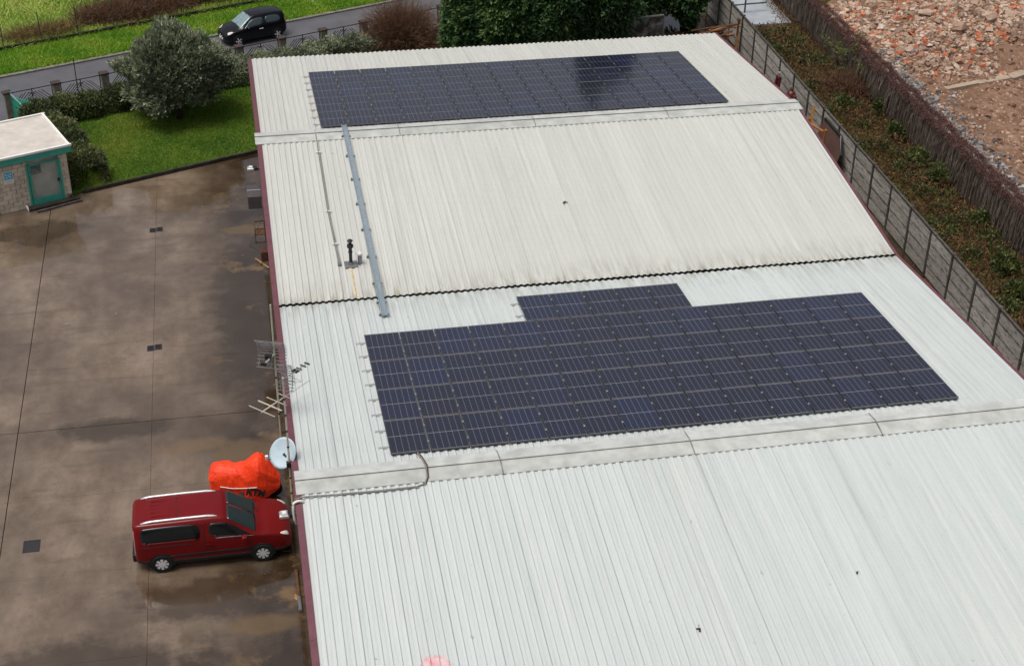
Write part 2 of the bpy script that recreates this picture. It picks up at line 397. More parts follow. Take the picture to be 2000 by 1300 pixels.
# concrete yard, cast in bays
yard = bpy.data.objects.new('yard', None); COL.objects.link(yard); tag(yard, kind='structure')
MB().box((-15, 0, -.05), (30, 54, .04)).obj('joint_bed', m_dark, yard)
xs = [-22.2, -17.75, -13.3, -8.9, -4.48, .3]
ys = [2.3+3.8*k for k in range(-7, 7)]
for i in range(len(xs)-1):
    for j in range(len(ys)-1):
        gx0 = .012 if abs(xs[i]+8.9) < .01 else .003; gx1 = .012 if abs(xs[i+1]+8.9) < .01 else .003
        gy0 = .014 if abs(ys[j]-2.3) < .01 else .003; gy1 = .014 if abs(ys[j+1]-2.3) < .01 else .003
        x0, x1, y0, y1 = xs[i]+gx0, xs[i+1]-gx1, ys[j]+gy0, ys[j+1]-gy1
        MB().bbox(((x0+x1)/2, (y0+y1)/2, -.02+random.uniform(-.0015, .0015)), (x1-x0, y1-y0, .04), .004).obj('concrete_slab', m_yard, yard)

# lawn behind a dark kerb, running along the same slanted line as the road
ang0 = uv(0, 0)
def to_uv(x, y):
    dx, dy = x-OX, y-OY
    return dx*UX+dy*UY, -dx*UY+dy*UX
ul, vl = to_uv(-7.47, 20.15); ur, vr = to_uv(-.1, 23.0)
VL = (vl+vr)/2
lawn = tag(MB().box((0, 0, 0), (22, -VL-.15, .1)).obj('lawn', m_lawn, loc=uv(ul-2.2+11, (VL-.15)/2, .06), rot=(0, 0, AU)), kind='structure')
tag(MB().bbox((0, 0, 0), (22, .12, .2), .015).obj('lawn_kerb', m_dkerb, loc=uv(ul-.2+11, VL-.06, .08), rot=(0, 0, AU)), kind='structure')
n = 90000
u_ = rng.uniform(ul-2.2, ul+12, n); v_ = rng.uniform(VL+.05, -.3, n)
P = uvA(u_, v_, .11)
tn = .42 + .22*np.sin(P[:, 0]*1.3+P[:, 1]*.8) * np.sin(P[:, 1]*1.1-P[:, 0]*.5) + .22*np.sin(P[:, 0]*.6-P[:, 1]*.45+1)*np.sin(P[:, 1]*.5+P[:, 0]*.3) + rng.normal(size=n)*.2
tag(link('lawn_grass', quads_mesh('lawn_grass', grass_blades(P, .07, .03, .6), tn, m_l_lawn, 3)), 'short damp green grass on the lawn', kind='stuff')
n = 70000
P = uvA(rng.uniform(-6, 30, n), rng.uniform(5.8, 9.0, n), .06); tn = .45 + .25*np.sin(P[:, 0]*1.1+P[:, 1]*1.7)*np.sin(P[:, 0]*.7-P[:, 1]*.9) + rng.normal(size=n)*.2
tag(link('verge_grass', quads_mesh('verge_grass', grass_blades(P, .14, .05, .7), tn, m_l_verge, 3)), 'bright green grass on the road verge', kind='stuff')
n = 90000
u_ = rng.uniform(-8, 34, n); v_ = 9.1 + rng.uniform(0, 1, n)**1.6*24
P = uvA(u_, v_, .03); tn = .45 + .3*np.sin(u_*.9)*np.sin(v_*.6+u_*.3) + rng.normal(size=n)*.2
tag(link('field_grass', quads_mesh('field_grass', grass_blades(P, .3, .09, .9), tn, m_l_field, 3)), 'rank yellow green grass in the field', kind='stuff')

# overgrown strip and demolition ground on the right
sheet('overgrown_ground', [(26.02, -25), (30.6, -25), (30.6, 60), (26.02, 60)], -.04, m_soil)
# dirt ground with heap: height field
def heap_z(x, y):
    x, y = np.asarray(x, float), np.asarray(y, float)
    s = 1/(1+np.exp(-(y-27.2-.08*(x-36))*1.5)) * 1/(1+np.exp(-(x-33.0-.0*(y))*1.5)) * 1/(1+np.exp((y-38.6+.0*x)*.9 - np.clip((x-36)*.9, -2, 8)))
    base = 1.5 + .5*np.sin(x*.7)*np.cos(y*.6) + .55*np.clip((x-35)/8, 0, 1)
    bank = .55*np.exp(-((x-32.3)/1.0)**2)
    wav = .10*np.sin(x*1.7+y*.9)*np.sin(y*1.3-x*.4) + .05*np.sin(x*4.1)*np.sin(y*3.7)
    return .05 + s*base + bank + wav
gx = np.linspace(30.75, 75, 120); gy = np.linspace(-15, 60, 170)
GX, GY = np.meshgrid(gx, gy, indexing='ij'); GZ = heap_z(GX, GY)
vs_ = np.stack([GX, GY, GZ], -1).reshape(-1, 3); nx_, ny_ = len(gx), len(gy)
fs_ = [(i*ny_+j, (i+1)*ny_+j, (i+1)*ny_+j+1, i*ny_+j+1) for i in range(nx_-1) for j in range(ny_-1)]
m = MB(); m.v = [tuple(map(float, q)) for q in vs_]; m.f = fs_
tag(m.obj('demolition_ground', m_dirt, smooth=True), kind='structure')
pts = [(33.6, 36.6), (36.6, 38.2), (38, 60), (30.9, 60), (31.1, 36.2)]
n = 16000
x_ = rng.uniform(31, 36.6, n); y_ = rng.uniform(35.6, 46, n); k = (y_ > 35.6+.55*np.abs(x_-32)) ; x_, y_ = x_[k], y_[k]
P = np.stack([x_, y_, heap_z(x_, y_)], 1)
tag(link('rough_grass', quads_mesh('rough_grass', grass_blades(P, .25, .08, .7), .35+rng.normal(size=len(P))*.2, m_l_lawn, 3)), 'patch of green grass beside the rubble heap', kind='stuff')

# ------------------------------------------------------------------ warehouse
wh = thing('warehouse', 'large low warehouse with ribbed white metal roof in four slopes and maroon edges', 'building', (0, 0, 0))
NS = 20; SW = (BW-XL)/NS
def sheet_mesh(name, y0, y1, mat):
    prof = []; p = SW/5
    for r in range(5):
        x = r*p
        prof += [(x, 0), (x+.075, 0), (x+.075+.024, .032), (x+p-.026, .032)]
    prof.append((SW-.002, 0)); prof[0] = (.002, 0)
    vs, fs = [], []; t = .006
    for y in (y0, y1):
        for x, z in prof: vs.append((x, y, roof_z(y if y not in (0,) else y)+z))
        for x, z in prof: vs.append((x, y, roof_z(y)+z-t))
    n = len(prof)
    for i in range(n-1):
        fs.append((i, i+1, 2*n+i+1, 2*n+i)); fs.append((n+i+1, n+i, 3*n+i, 3*n+i+1))
        fs.append((i+1, i, n+i, n+i+1)); fs.append((2*n+i, 2*n+i+1, 3*n+i+1, 3*n+i))
    fs.append((0, 2*n, 3*n, n)); fs.append((n-1, 2*n-1, 4*n-1, 3*n-1))
    me = bpy.data.meshes.new(name); me.from_pydata(vs, [], fs); me.materials.append(mat); me.update(); return me
slopes = [(YN, -L1-.04, m_roof_pale), (-L1+.04, -.07, m_roof_pale), (.07, L2-.04, m_roof_cream), (L2+.04, L2+L3, m_roof_cream)]
for si, (y0, y1, mt) in enumerate(slopes):
    me = sheet_mesh('roof_sheet', y0, y1, mt)
    for k in range(NS):
        link('roof_sheet', me, wh, (XL+k*SW, random.uniform(-.012, .012), random.uniform(-.002, .002)))
# dark deck added below the sheets to stop light leaks; valley gutter
for y0, y1 in ((YN, -L1), (-L1, -.16), (.16, L2), (L2, L2+L3-.1)):
    m = MB(); z0, z1 = roof_z(y0)-.16, roof_z(y1)-.16
    m.add([(XL+.05, y0, z0), (BW-.05, y0, z0), (BW-.05, y1, z1), (XL+.05, y1, z1)], [(0, 1, 2, 3)]); m.obj('light_block_deck', m_dark, wh)
m = MB().box((BW/2, 0, ZV-.22), (BW, .34, .02)).box((BW/2, -.17, ZV-.15), (BW, .02, .12)).box((BW/2, .17, ZV-.15), (BW, .02, .12))
m.obj('valley_gutter', m_dark, wh)
for yr in (-L1, L2):
    zr = roof_z(yr)
    js = [-.06 if True else 0, 5.24, 10.36, 15.59, BW+.08]
    if yr > 0: js = [-.16, 5.16, 10.3, 15.5, BW+.16]
    for a, b_ in zip(js[:-1], js[1:]):
        a2, b2 = a+.004, b_-.004
        m = MB()   # lower flange, camera side
        y0, z0, y1, z1 = yr-.47, zr-.47*S+.045, yr+.10, zr+.075
        m.add([(a2, y0, z0), (b2, y0, z0), (b2, y1, z1), (a2, y1, z1), (a2, y0, z0-.03), (b2, y0, z0-.03)], [(0, 1, 2, 3), (0, 4, 5, 1)])
        m.obj('ridge_cap', m_cap, wh)
        m = MB()   # upper flange laps over it with a folded lip
        m.add([(a2, yr+.0, zr+.100), (b2, yr+.0, zr+.100), (b2, yr+.5, zr-.5*S+.06), (a2, yr+.5, zr-.5*S+.06),
               (a2, yr+.0, zr+.088), (b2, yr+.0, zr+.088), (b2, yr+.5, zr-.5*S+.03), (a2, yr+.5, zr-.5*S+.03)],
              [(0, 1, 2, 3), (0, 4, 5, 1), (3, 2, 6, 7), (4, 7, 6, 5)])
        m.obj('ridge_flashing', m_captop, wh)
    for xj in js[1:-1]:
        m = MB(); e = .014
        m.add([(xj-e, yr-.49, zr-.49*S+.03), (xj+e, yr-.49, zr-.49*S+.03), (xj+e, yr-.49, zr-.49*S+.058), (xj-e, yr-.49, zr-.49*S+.058),
               (xj-e, yr+.0, zr+.118), (xj+e, yr+.0, zr+.118), (xj-e, yr+.52, zr-.52*S+.073), (xj+e, yr+.52, zr-.52*S+.073)],
              [(0, 1, 2, 3), (3, 2, 5, 4), (4, 5, 7, 6)])
        m.obj('joint_strip', m_kerb, wh)
# maroon verge trims, both sides
yk = [YN, -L1, 0, L2, L2+L3+.04]
for x0, x1 in ((-.10, XL-.004), (BW+.004, BW+.075)):
    for a, b_ in zip(yk[:-1], yk[1:]):
        npc = 2
        for q in range(npc):
            ya = a+(b_-a)*q/npc+.004; yb = a+(b_-a)*(q+1)/npc-.004
            za, zb = roof_z(ya+.0001), roof_z(yb-.0001); m = MB()
            m.add([(x0, ya, za+.02), (x1, ya, za+.045), (x1, yb, zb+.045), (x0, yb, zb+.02),
                   (x0, ya, za-.32), (x1, ya, za-.32), (x1, yb, zb-.32), (x0, yb, zb-.32)],
                  [(0, 1, 2, 3), (4, 7, 6, 5), (0, 3, 7, 4), (1, 5, 6, 2), (0, 4, 5, 1), (3, 2, 6, 7)])
            m.obj('verge_trim', m_maroon, wh)
def gable(x0, x1, nm):
    ys_ = [YN+.05, -L1, 0, L2, L2+L3-.12]; m = MB(); vs = []
    for x in (x0, x1):
        for y in ys_: vs.append((x, y, -.05))
        for y in ys_: vs.append((x, y, roof_z(y)-.2))
    fs = []; n = 5
    for i in range(4):
        fs += [(i, i+n, i+n+1, i+1), (2*n+i, 2*n+i+1, 3*n+i+1, 3*n+i), (n+i, 3*n+i, 3*n+i+1, n+i+1)]
    fs += [(0, 2*n, 3*n, n), (n-1, 2*n-1, 4*n-1, 3*n-1)]
    m.add(vs, fs).obj(nm, m_wall, wh)
gable(.06, .26, 'wall'); gable(BW-.26, BW-.04, 'wall')
MB().box((BW/2, L2+L3-.2, 2.6), (BW-.55, .2, 5.3)).obj('wall', m_wall, wh)
MB().box((BW/2, YN+.2, 2.6), (BW-.55, .2, 5.3)).obj('wall', m_wall, wh)

# pink paint stain and rust runs are thin skins on the ribs
def rz_(x, y):      # top of the ribbed sheet at x
    p = SW/5; r = ((x-XL) % SW) % p
    h = 0. if r < .075 else (.032*(r-.075)/.024 if r < .099 else (.032 if r < p-.026 else .032*(p-r)/.026))
    return roof_z(y)+h
def skin(name, x0, x1, y0, y1, mask, mat, parent, nx=40, ny=40, dz=.004):
    vs, fs, idx = [], [], {}
    X = np.linspace(x0, x1, nx+1); Y = np.linspace(y0, y1, ny+1)
    for i in range(nx):
        for j in range(ny):
            if mask((X[i]+X[i+1])/2, (Y[j]+Y[j+1])/2):
                q = []
                for a, b_ in ((i, j), (i+1, j), (i+1, j+1), (i, j+1)):
                    if (a, b_) not in idx: idx[(a, b_)] = len(vs); vs.append((X[a], Y[b_], rz_(X[a], Y[b_])+dz))
                    q.append(idx[(a, b_)])
                fs.append(tuple(q))
    return MB().add(vs, fs).obj(name, mat, parent)
m_pink = plain('faded_pink_paint', (.70, .30, .33), .5, .4, var=.25, scale=7, c2=(.70, .56, .56))
h0 = np.random.default_rng(3).uniform(-.07, .07, 64)
skin('pink_stain', 2.2, 3.05, -17.2, -16.45, lambda x, y: ((x-2.62)/.37)**2+((y+16.95)/.42)**2 < 1+3*h0[int(x*31) % 64]+2*h0[int(y*23) % 64], m_pink, wh, 60, 30)
m_runrust = plain('rust_run', (.60, .44, .20), .6, .3, var=.2, scale=10, c2=(.70, .64, .50))
skin('rust_run', 2.44, 2.62, .15, 1.8, lambda x, y: abs(x-2.53-.012*math.sin(y*9)) < .045+.02*math.sin(y*5), m_runrust, wh, 24, 40, .003)

# ------------------------------------------------------------------ solar arrays
PX, PY = 1.06, 1.7494
PWd, PLn = 1.036, 1.735
GZ_ = .115
fr = MB()
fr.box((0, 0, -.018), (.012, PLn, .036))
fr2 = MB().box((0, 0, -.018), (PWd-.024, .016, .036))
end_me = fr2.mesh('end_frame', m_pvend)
frame_me = fr.mesh('side_frame', m_pvgapshade)
glass_me = MB().box((0, 0, -.012), (PWd-.024, PLn-.032, .012)).mesh('glass', m_pv)
clamp_me = MB().bbox((0, 0, .004), (.04, .06, .014), .004).mesh('clamp', plain('clamp_grey', (.42, .42, .42), .5, .4))
stub_me = MB().box((0, 0, -.012), (.9, .05, .012)).box((0, .02, .0), (.9, .01, .036)).box((0, -.02, .0), (.9, .01, .036)).mesh('mounting_rail', m_alu)
ORD = ['first', 'second', 'third', 'fourth', 'fifth', 'sixth', 'seventh', 'eighth', 'ninth', 'tenth', 'eleventh', 'twelfth', 'thirteenth', 'fourteenth', 'fifteenth']
def array(x0, ytop, cols, rows, sgn_slope, nm, rownames, group):
    sl_ = math.atan(S)
    for r in range(rows):
        yc = ytop - (r+.5)*PY
        for c in range(cols):
            xc = x0 + (c+.5)*PX
            z = roof_z(yc)+GZ_
            edge = ORD[c]
            t = thing('solar_panel', f'solar panel {edge} from left in the {rownames[r]} row of the {nm}', 'solar panel', (xc, yc, z), 0, group)
            t.rotation_euler = (-sl_, 0, 0); t.rotation_euler.x += random.uniform(-.0022, .0022); t.rotation_euler.y = random.uniform(-.0022, .0022)
            for q in (-1, 1):
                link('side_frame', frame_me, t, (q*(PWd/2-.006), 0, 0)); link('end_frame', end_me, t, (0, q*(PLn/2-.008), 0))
            link('glass', glass_me, t)
            if c < cols-1:
                for dy in (-.43, .43): link('clamp', clamp_me, t, (PX/2, dy, .002))
        for q, dy in enumerate((.43, -.43)):
            y = yc+dy; z = roof_z(y)+GZ_-.066
            me = MB().box((0, 0, -.004), (cols*PX+.3, .05, .04)).mesh('mounting_rail', m_alu)
            o = link('mounting_rail', me, None, (x0+cols*PX/2-.12, y, z), (-sl_, 0, 0))
            tag(o, f'pale {"upper" if q == 0 else "lower"} mounting rail under the {rownames[r]} row of the {nm}', 'rail', None, 'rails under the solar panels')
RN = ['top', 'second', 'third', 'bottom']
array(2.4751, -2.6828, 15, 4, 1, 'near array', RN, 'solar panels of the near array')
array(7.491, -2.6828+PY+.02, 5, 1, 1, 'short block by the valley', ['single'], 'solar panels of the short block')
array(2.3164, 17.9407, 15, 4, 1, 'far array', RN, 'solar panels of the far array')

# ------------------------------------------------------------------ things on the roof
t = thing('cable_tray', 'blue grey galvanised cable tray running down the roof across the valley', 'cable tray', (0, 0, 0))
pth = [(3.16, 10.9), (3.16, 10.35), (3.2, 7.1), (3.235, 3.3), (3.25, .2), (3.25, -1.5)]
def tz(y): return max(roof_z(y), ZV+.12 if abs(y) < 1.2 else 0)+.13
m = MB(); mm = MB()
for (xa, ya), (xb, yb) in zip(pth[:-1], pth[1:]):
    m.bar((xa, ya, tz(ya)), (xb, yb, tz(yb)), .17, .012)
    for s_ in (-1, 1): mm.bar((xa+s_*.085, ya, tz(ya)+.02), (xb+s_*.085, yb, tz(yb)+.02), .014, .075)
m.obj('tray_cover', m_galv, t); mm.obj('tray_side', m_galv, t)
for y in (10.0, 8.6, 7.0, 5.4, 3.8, 2.2, .6, -.6, -1.35):
    x = np.interp(y, [p[1] for p in pth[::-1]], [p[0] for p in pth[::-1]])
    MB().box((x, y, tz(y)-.05), (.34, .05, .05)).box((x-.13, y, tz(y)-.03), (.04, .05, .1)).obj('bracket', m_galv, t)
t = thing('conduit', 'thin grey conduit pipe running down the roof left of the cable tray', 'conduit', (0, 0, 0))
pth = [(2.07, 10.7), (2.07, 10.1), (2.06, 9.0), (2.05, 5.1), (2.12, 2.6), (2.15, 2.0)]
MB().tube([(x, y, roof_z(y)+.085) for x, y in pth], .016, 6).obj('pipe', m_cable, t)
MB().tube([(x+.05, y, roof_z(y)+.06) for x, y in pth[2:]], .012, 6).obj('pipe', m_cable, t)
for x, y in ((2.05, 9.0), (2.06, 5.1), (2.12, 3.1)):
    MB().box((x+.02, y, roof_z(y)+.07), (.2, .05, .045)).obj('clip', m_white, t)
MB().box((2.16, 1.95, roof_z(2)+.06), (.12, .12, .07)).obj('end_box', m_steel, t)
t = thing('flue_pipe', 'black flue pipe with two collars standing on a grey roof flashing', 'flue', (2.53, 1.92, roof_z(1.92)+.034))
MB().lathe([(.055, 0), (.055, .42), (.07, .44), (.07, .5), (.055, .52), (.055, .62)], 14).obj('pipe', m_black, t, smooth=False)
MB().lathe([(.06, .60), (.105, .65), (.105, .72), (.075, .76)], 14).obj('collar', m_black, t)
MB().lathe([(.05, .76), (.05, .86)], 12).obj('neck', m_black, t)
MB().lathe([(.09, .86), (.095, .885), (.06, .92)], 14).obj('cowl', m_black, t)
MB().bbox((.0, 0, .01), (.42, .40, .03), .01).obj('base_plate', m_steel, t)
MB().lathe([(.10, .02), (.075, .1)], 14).obj('boot', m_steel, t)
t = thing('vent_pipe', 'short grey vent pipe with slanted white cap beside the black flue', 'vent', (2.83, 1.96, roof_z(1.96)+.03))
MB().lathe([(.085, 0), (.07, .04), (.07, .33)], 14).obj('pipe', m_steel, t)
MB().lathe([(.1, .33), (.1, .38), (.02, .45)], 14).obj('cap', m_white, t)
t = thing('roof_cable', 'grey cable run from the near array over the ridge cap to the left edge', 'cable')
zc = lambda y: roof_z(y)+.055
pts = [(3.16, -9.4, zc(-9.4)+.03), (3.2, -9.75, zc(-9.75)), (3.25, -10.0, zc(-10)+.03), (3.3, -10.45, roof_z(-10.45)+.14), (3.28, -10.85, roof_z(-10.85)+.09), (3.2, -11.02, zc(-11.02)),
       (2.95, -11.12, zc(-11.1)), (2.0, -11.13, zc(-11.1)), (1.0, -11.1, zc(-11.1)), (.1, -11.08, zc(-11.08)+.02), (-.1, -11.1, 6.5), (-.17, -11.12, 6.38), (-.2, -11.15, 6.1)]
MB().tube(pts, .022, 7).obj('cable_sheath', m_cable, t, smooth=True)
MB().tube([(p[0]+.035, p[1]+.03, p[2]-.005) for p in pts[:9]], .014, 6).obj('cable_sheath', m_rust, t, smooth=True)
t = thing('white_hose', 'white bent hose curling over the maroon roof edge below the ridge end', 'hose')
a_ = [(.02+.13*math.cos(q)-.05, -11.2-.02*q, 6.46+.09*math.sin(q)) for q in np.linspace(.3, math.pi, 9)]
MB().tube(a_ + [(-.165, -11.28, 6.3), (-.15, -11.3, 6.05), (-.11, -11.3, 5.9)], .035, 8).obj('hose_wall', m_white, t, smooth=True)
for nm, x, y, s_, lb in (('leaf_litter', 10.29, 4.6, .07, 'small dark clump of leaf litter on the cream slope'), ('leaf_litter', 8.82, -16.72, .06, 'small black clump of leaf litter on the nearest slope'), ('leaf_litter', 13.1, -15.6, .04, 'tiny dark clump of leaf litter right of the middle on the nearest slope')):
    m = MB()
    for q in range(7): m.box((x+random.gauss(0, s_*.5), y+random.gauss(0, s_*.7), rz_(x, y)+.018), (s_*.9, s_*.6, .02), random.uniform(0, 3), random.uniform(-.4, .4))
    tag(m.obj(nm, m_bark), lb, 'leaf litter')

# ------------------------------------------------------------------ left edge: masts, aerials, dish, lamps
def mast(nm, lb, x, y, z0, z1, sections, ties):
    t = thing(nm, lb, 'mast', (x, y, z0))
    for i in range(sections):
        a = (z1-z0)*i/sections; b_ = (z1-z0)*(i+1)/sections
        MB().tube([(0, 0, a), (0, 0, b_+(.06 if i < sections-1 else 0))], .028-.004*i, 8).obj('tube_section', m_mast, t)
    for z in ties: MB().lathe([(.034, z-.025), (.034, z+.025)], 8).obj('tie', m_black, t)
    return t
t = mast('aerial_mast', 'tall pale mast carrying the grid aerial at the left roof edge', -.27, -6.7, 4.9, 9.6, 2, (1.2, 2.4))
for z in (.55, 1.25): MB().bar((0, 0, z), (.30, .05, z), .035).obj('bracket', m_pole, t)
t = mast('aerial_mast', 'pale mast with black ties carrying the dish at the left roof edge', -.14, -9.38, 4.9, 9.05, 2, (.5, 1.0, 1.5, 2.0, 2.5, 3.0, 3.5))
for z in (.7, 1.4): MB().bar((0, 0, z), (.16, .05, z), .035).obj('bracket', m_pole, t)
# grid aerial
t = thing('grid_aerial', 'wide wire grid aerial with two curved mesh panels high on the mast', 'aerial', (-.27, -6.7, 8.15))
a1 = R(-20)
def gp(a, b_, c): return (a*math.cos(a1)-c*math.sin(a1), a*math.sin(a1)+c*math.cos(a1), b_)
for side, x0, x1, zc_ in ((-1, -.46, .36, 0.), (1, .08, .52, -.75)):
    m = MB(); k = 11
    for i in range(k):
        z = -.42+.84*i/(k-1); c = .22*(z/.42)**2*(1 if side < 0 else .6)
        m.tube([gp(x0, zc_+z, -c), gp(x1, zc_+z, -c)], .011, 5)
    for xx in (x0+.06, (x0+x1)/2, x1-.06):
        m.tube([gp(xx, zc_+z, -.22*(z/.42)**2*(1 if side < 0 else .6)) for z in np.linspace(-.42, .42, 7)], .012, 5)
    m.obj('reflector_grid', m_steel, t)
MB().bar((0, 0, -.1), gp(-.12, -.12, -.5), .04).obj('boom', m_alu, t)
MB().box(gp(-.1, -.08, -.2), (.18, .1, .12), a1).box(gp(-.14, -.12, -.5), (.16, .06, .07), a1).obj('dipole_box', m_black, t)
# long white aerial
t = thing('yagi_aerial', 'white aerial with long boom and four wide crossbars below the grid aerial', 'aerial', (-.3, -6.72, 6.5))
bd = Vector((.72, .69, 0)).normalized(); pd = Vector((.72, -.69, 0)).normalized()
MB().tube([tuple(bd*-.62), tuple(bd*.35)], .022, 7).obj('boom', m_mast, t)
MB().tube([tuple(bd*.35), tuple(bd*1.35)], .010, 6).obj('boom', m_alu, t)
for d_, L_, r_ in ((-.6, .46, .013), (-.28, .42, .021), (-.02, .36, .013), (.3, .22, .012)):
    MB().tube([tuple(bd*d_+pd*-L_+Vector((0, 0, .03))), tuple(bd*d_+pd*L_+Vector((0, 0, .03)))], r_, 6).obj('crossbar', m_mast, t)
# small aerial on top of the second mast
t = thing('yagi_aerial', 'small aerial with black stub elements pointing over the roof atop the second mast', 'aerial', (-.14, -9.38, 9.0))
MB().tube([tuple(bd*-.35), tuple(bd*.95)], .012, 6).obj('boom', m_steel, t)
for d_ in (.42, .47, .52, .60, .76, .9):
    MB().tube([tuple(bd*d_+pd*-.085), tuple(bd*d_+pd*.085)], .02, 6).obj('stub_element', m_black, t)
for s_ in (-1, 1):
    m = MB()
    for q in range(5): m.tube([(0, 0, 0), tuple(bd*(.12+.07*q)+Vector((0, 0, s_*.36*(1-.1*q)))+pd*(.12*(q-2)))], .006, 4)
    m.obj('reflector_rods', m_steel, t)
MB().tube([tuple(bd*.2+pd*-.4), tuple(bd*.2+pd*.42)], .007, 5).obj('reflector_rods', m_steel, t)
# dish
t = thing('satellite_dish', 'pale blue satellite dish on the mast above the orange cover', 'satellite dish', (-.27, -9.12, 6.52))
dn = Vector((-.50, -.62, .62)).normalized(); q_ = dn.to_track_quat('Z', 'Y')
prof = [(r, .34*r*r) for r in np.linspace(.002, .42, 8)]; m = MB(); nseg = 28
vs, fs = [], []
for r, h in prof:
    for k in range(nseg):
        a = 2*math.pi*k/nseg; vs.append(q_ @ Vector((r*math.cos(a)*.93, r*math.sin(a), h-.02)))
nb = len(vs)
for r, h in prof:
    for k in range(nseg):
        a = 2*math.pi*k/nseg; vs.append(q_ @ Vector((r*math.cos(a)*.93, r*math.sin(a), h-.028)))
for i in range(len(prof)-1):
    for k in range(nseg):
        a, b_ = i*nseg+k, i*nseg+(k+1) % nseg; c, d = b_+nseg, a+nseg
        fs += [(a, b_, c, d), (nb+b_, nb+a, nb+d, nb+c)]
i = (len(prof)-1)*nseg
for k in range(nseg): fs.append((i+k, i+(k+1) % nseg, nb+i+(k+1) % nseg, nb+i+k))
m.add(vs, fs).obj('reflector', m_dish, t, smooth=True)
MB().tube([(0, 0, -.02), (.1, -.1, -.1), (.14, -.24, -.14)], .035, 8).obj('mount', m_black, t); MB().box((.12, -.30, -.16), (.14, .12, .14)).obj('clamp_block', m_black, t)
e_ = Vector((-.44, -.28, .12)); MB().tube([(-.33, -.05, -.12), tuple(e_)], .012, 6).obj('feed_arm', m_steel, t)
MB().lathe([(.03, -.07), (.042, .0), (.042, .05)], 10, tuple(e_)).obj('feed_head', m_white, t)

def flood(x, y, z, lb):
    t = thing('floodlight', lb, 'floodlight', (x, y, z), 0, 'floodlights on the left wall')
    MB().bar((.28, 0, -.05), (.06, 0, -.02), .05).obj('arm', m_black, t)
    MB().bbox((.02, 0, .02), (.16, .2, .12), .02).obj('gear_box', m_black, t)
    m = MB().bbox((-.13, 0, .03), (.26, .26, .09), .03); m.obj('housing', m_alu, t)
    MB().bbox((-.13, 0, .085), (.12, .13, .03), .01).obj('top_cover', m_white, t)
flood(-.26, -10.35, 5.45, 'grey floodlight jutting out above the red van bonnet')
flood(-.27, 10.1, 5.45, 'grey floodlight jutting out at the far end of the left wall near the lawn')
t = thing('air_conditioner', 'dark grey air conditioner box with pale middle strip on the left wall', 'air conditioner', (-.36, 9.45, 4.35))
m_ac = plain('dark_grey_casing', (.085, .075, .08), .5, .4)
MB().bbox((0, .26, .28), (.5, .46, .5), .02).obj('casing', m_ac, t); MB().bbox((0, -.26, .28), (.5, .46, .5), .02).obj('casing', m_ac, t)
MB().box((0, 0, .3), (.5, .06, .5)).obj('middle_strip', m_alu, t)
for s_ in (-1, 1): MB().bar((.4, s_*.4, 0), (-.2, s_*.4, 0), .04).obj('bracket', m_steel, t)
t = thing('iron_stand', 'rusty iron stand fixed to the wall below the air conditioner', 'stand', (-.28, 8.6, 3.3))
m = MB()
for x in (-.16, .2):
    for y in (-.3, .3): m.bar((x, y, 0), (x, y, .6), .03)
for z in (.02, .58): m.bar((-.16, -.3, z), (-.16, .3, z), .03).bar((-.16, -.3, z), (.2, -.3, z), .03).bar((-.16, .3, z), (.2, .3, z), .03)
m.obj('frame', m_rust, t); MB().box((.02, 0, .3), (.3, .5, .02)).obj('shelf', m_rust, t)
t = thing('metal_box', 'small brown metal box on the wall above the leaning dark rod', 'box', (-.15, 9.2, 2.1))
MB().bbox((0, 0, .2), (.28, .4, .4), .015).obj('body', m_rust, t); MB().box((-.15, 0, .2), (.012, .34, .32)).obj('door', m_maroon, t)
tag(MB().tube([(-.7, 14.2, .02), (-.05, 15.0, .9)], .018, 6).obj('rod', m_pole), 'thin dark rod leaning on the wall foot by an ochre stain', 'rod')
t = thing('batten', 'pale timber batten with a cross piece lying at the wall foot', 'batten', (0, 0, 0))
MB().bar((-.5, 13.0, .03), (.0, 12.15, .03), .06, .05).obj('long_piece', m_wood, t); MB().bar((-.32, 12.5, .075), (-.16, 12.68, .075), .05, .035).obj('cross_piece', m_wood, t)
t = thing('downpipe', 'brown pipe lying on the ground along the wall near the red van', 'pipe', (0, 0, 0))
MB().tube([(-.14, -6.3, .06), (-.13, -7.5, .06)], .05, 9).obj('pipe_length', m_rust, t); MB().tube([(-.13, -7.5, .06), (-.125, -8.1, .06)], .056, 9).obj('socket', m_steel, t)
m = MB(); m.add([(-.28, -7.5, .02), (-.16, -7.62, .03), (-.12, -7.4, .06), (-.24, -7.28, .02), (-.2, -7.45, .09)], [(0, 1, 4), (1, 2, 4), (2, 3, 4), (3, 0, 4), (0, 3, 2, 1)])
tag(m.obj('paper_scrap', m_wood), 'crumpled orange brown paper scrap on the ground by the pipe', 'paper')
for x, y, s_, lb in ((-7.65, 9.15, .075, 'white rag lying flat on the yard near the left joint'), (-5.9, 9.6, .045, 'small white litter scrap right of the rag')):
    m = MB(); k = 9
    vs = [(x+s_*1.5*math.cos(2*math.pi*i/k)*random.uniform(.7, 1.1), y+s_*math.sin(2*math.pi*i/k)*random.uniform(.6, 1.1), .006+.01*random.random()) for i in range(k)] + [(x, y, .03)]
    m.add(vs, [(i, (i+1) % k, k) for i in range(k)]); tag(m.obj('rag' if s_ > .06 else 'litter', m_kerb), lb, 'litter')

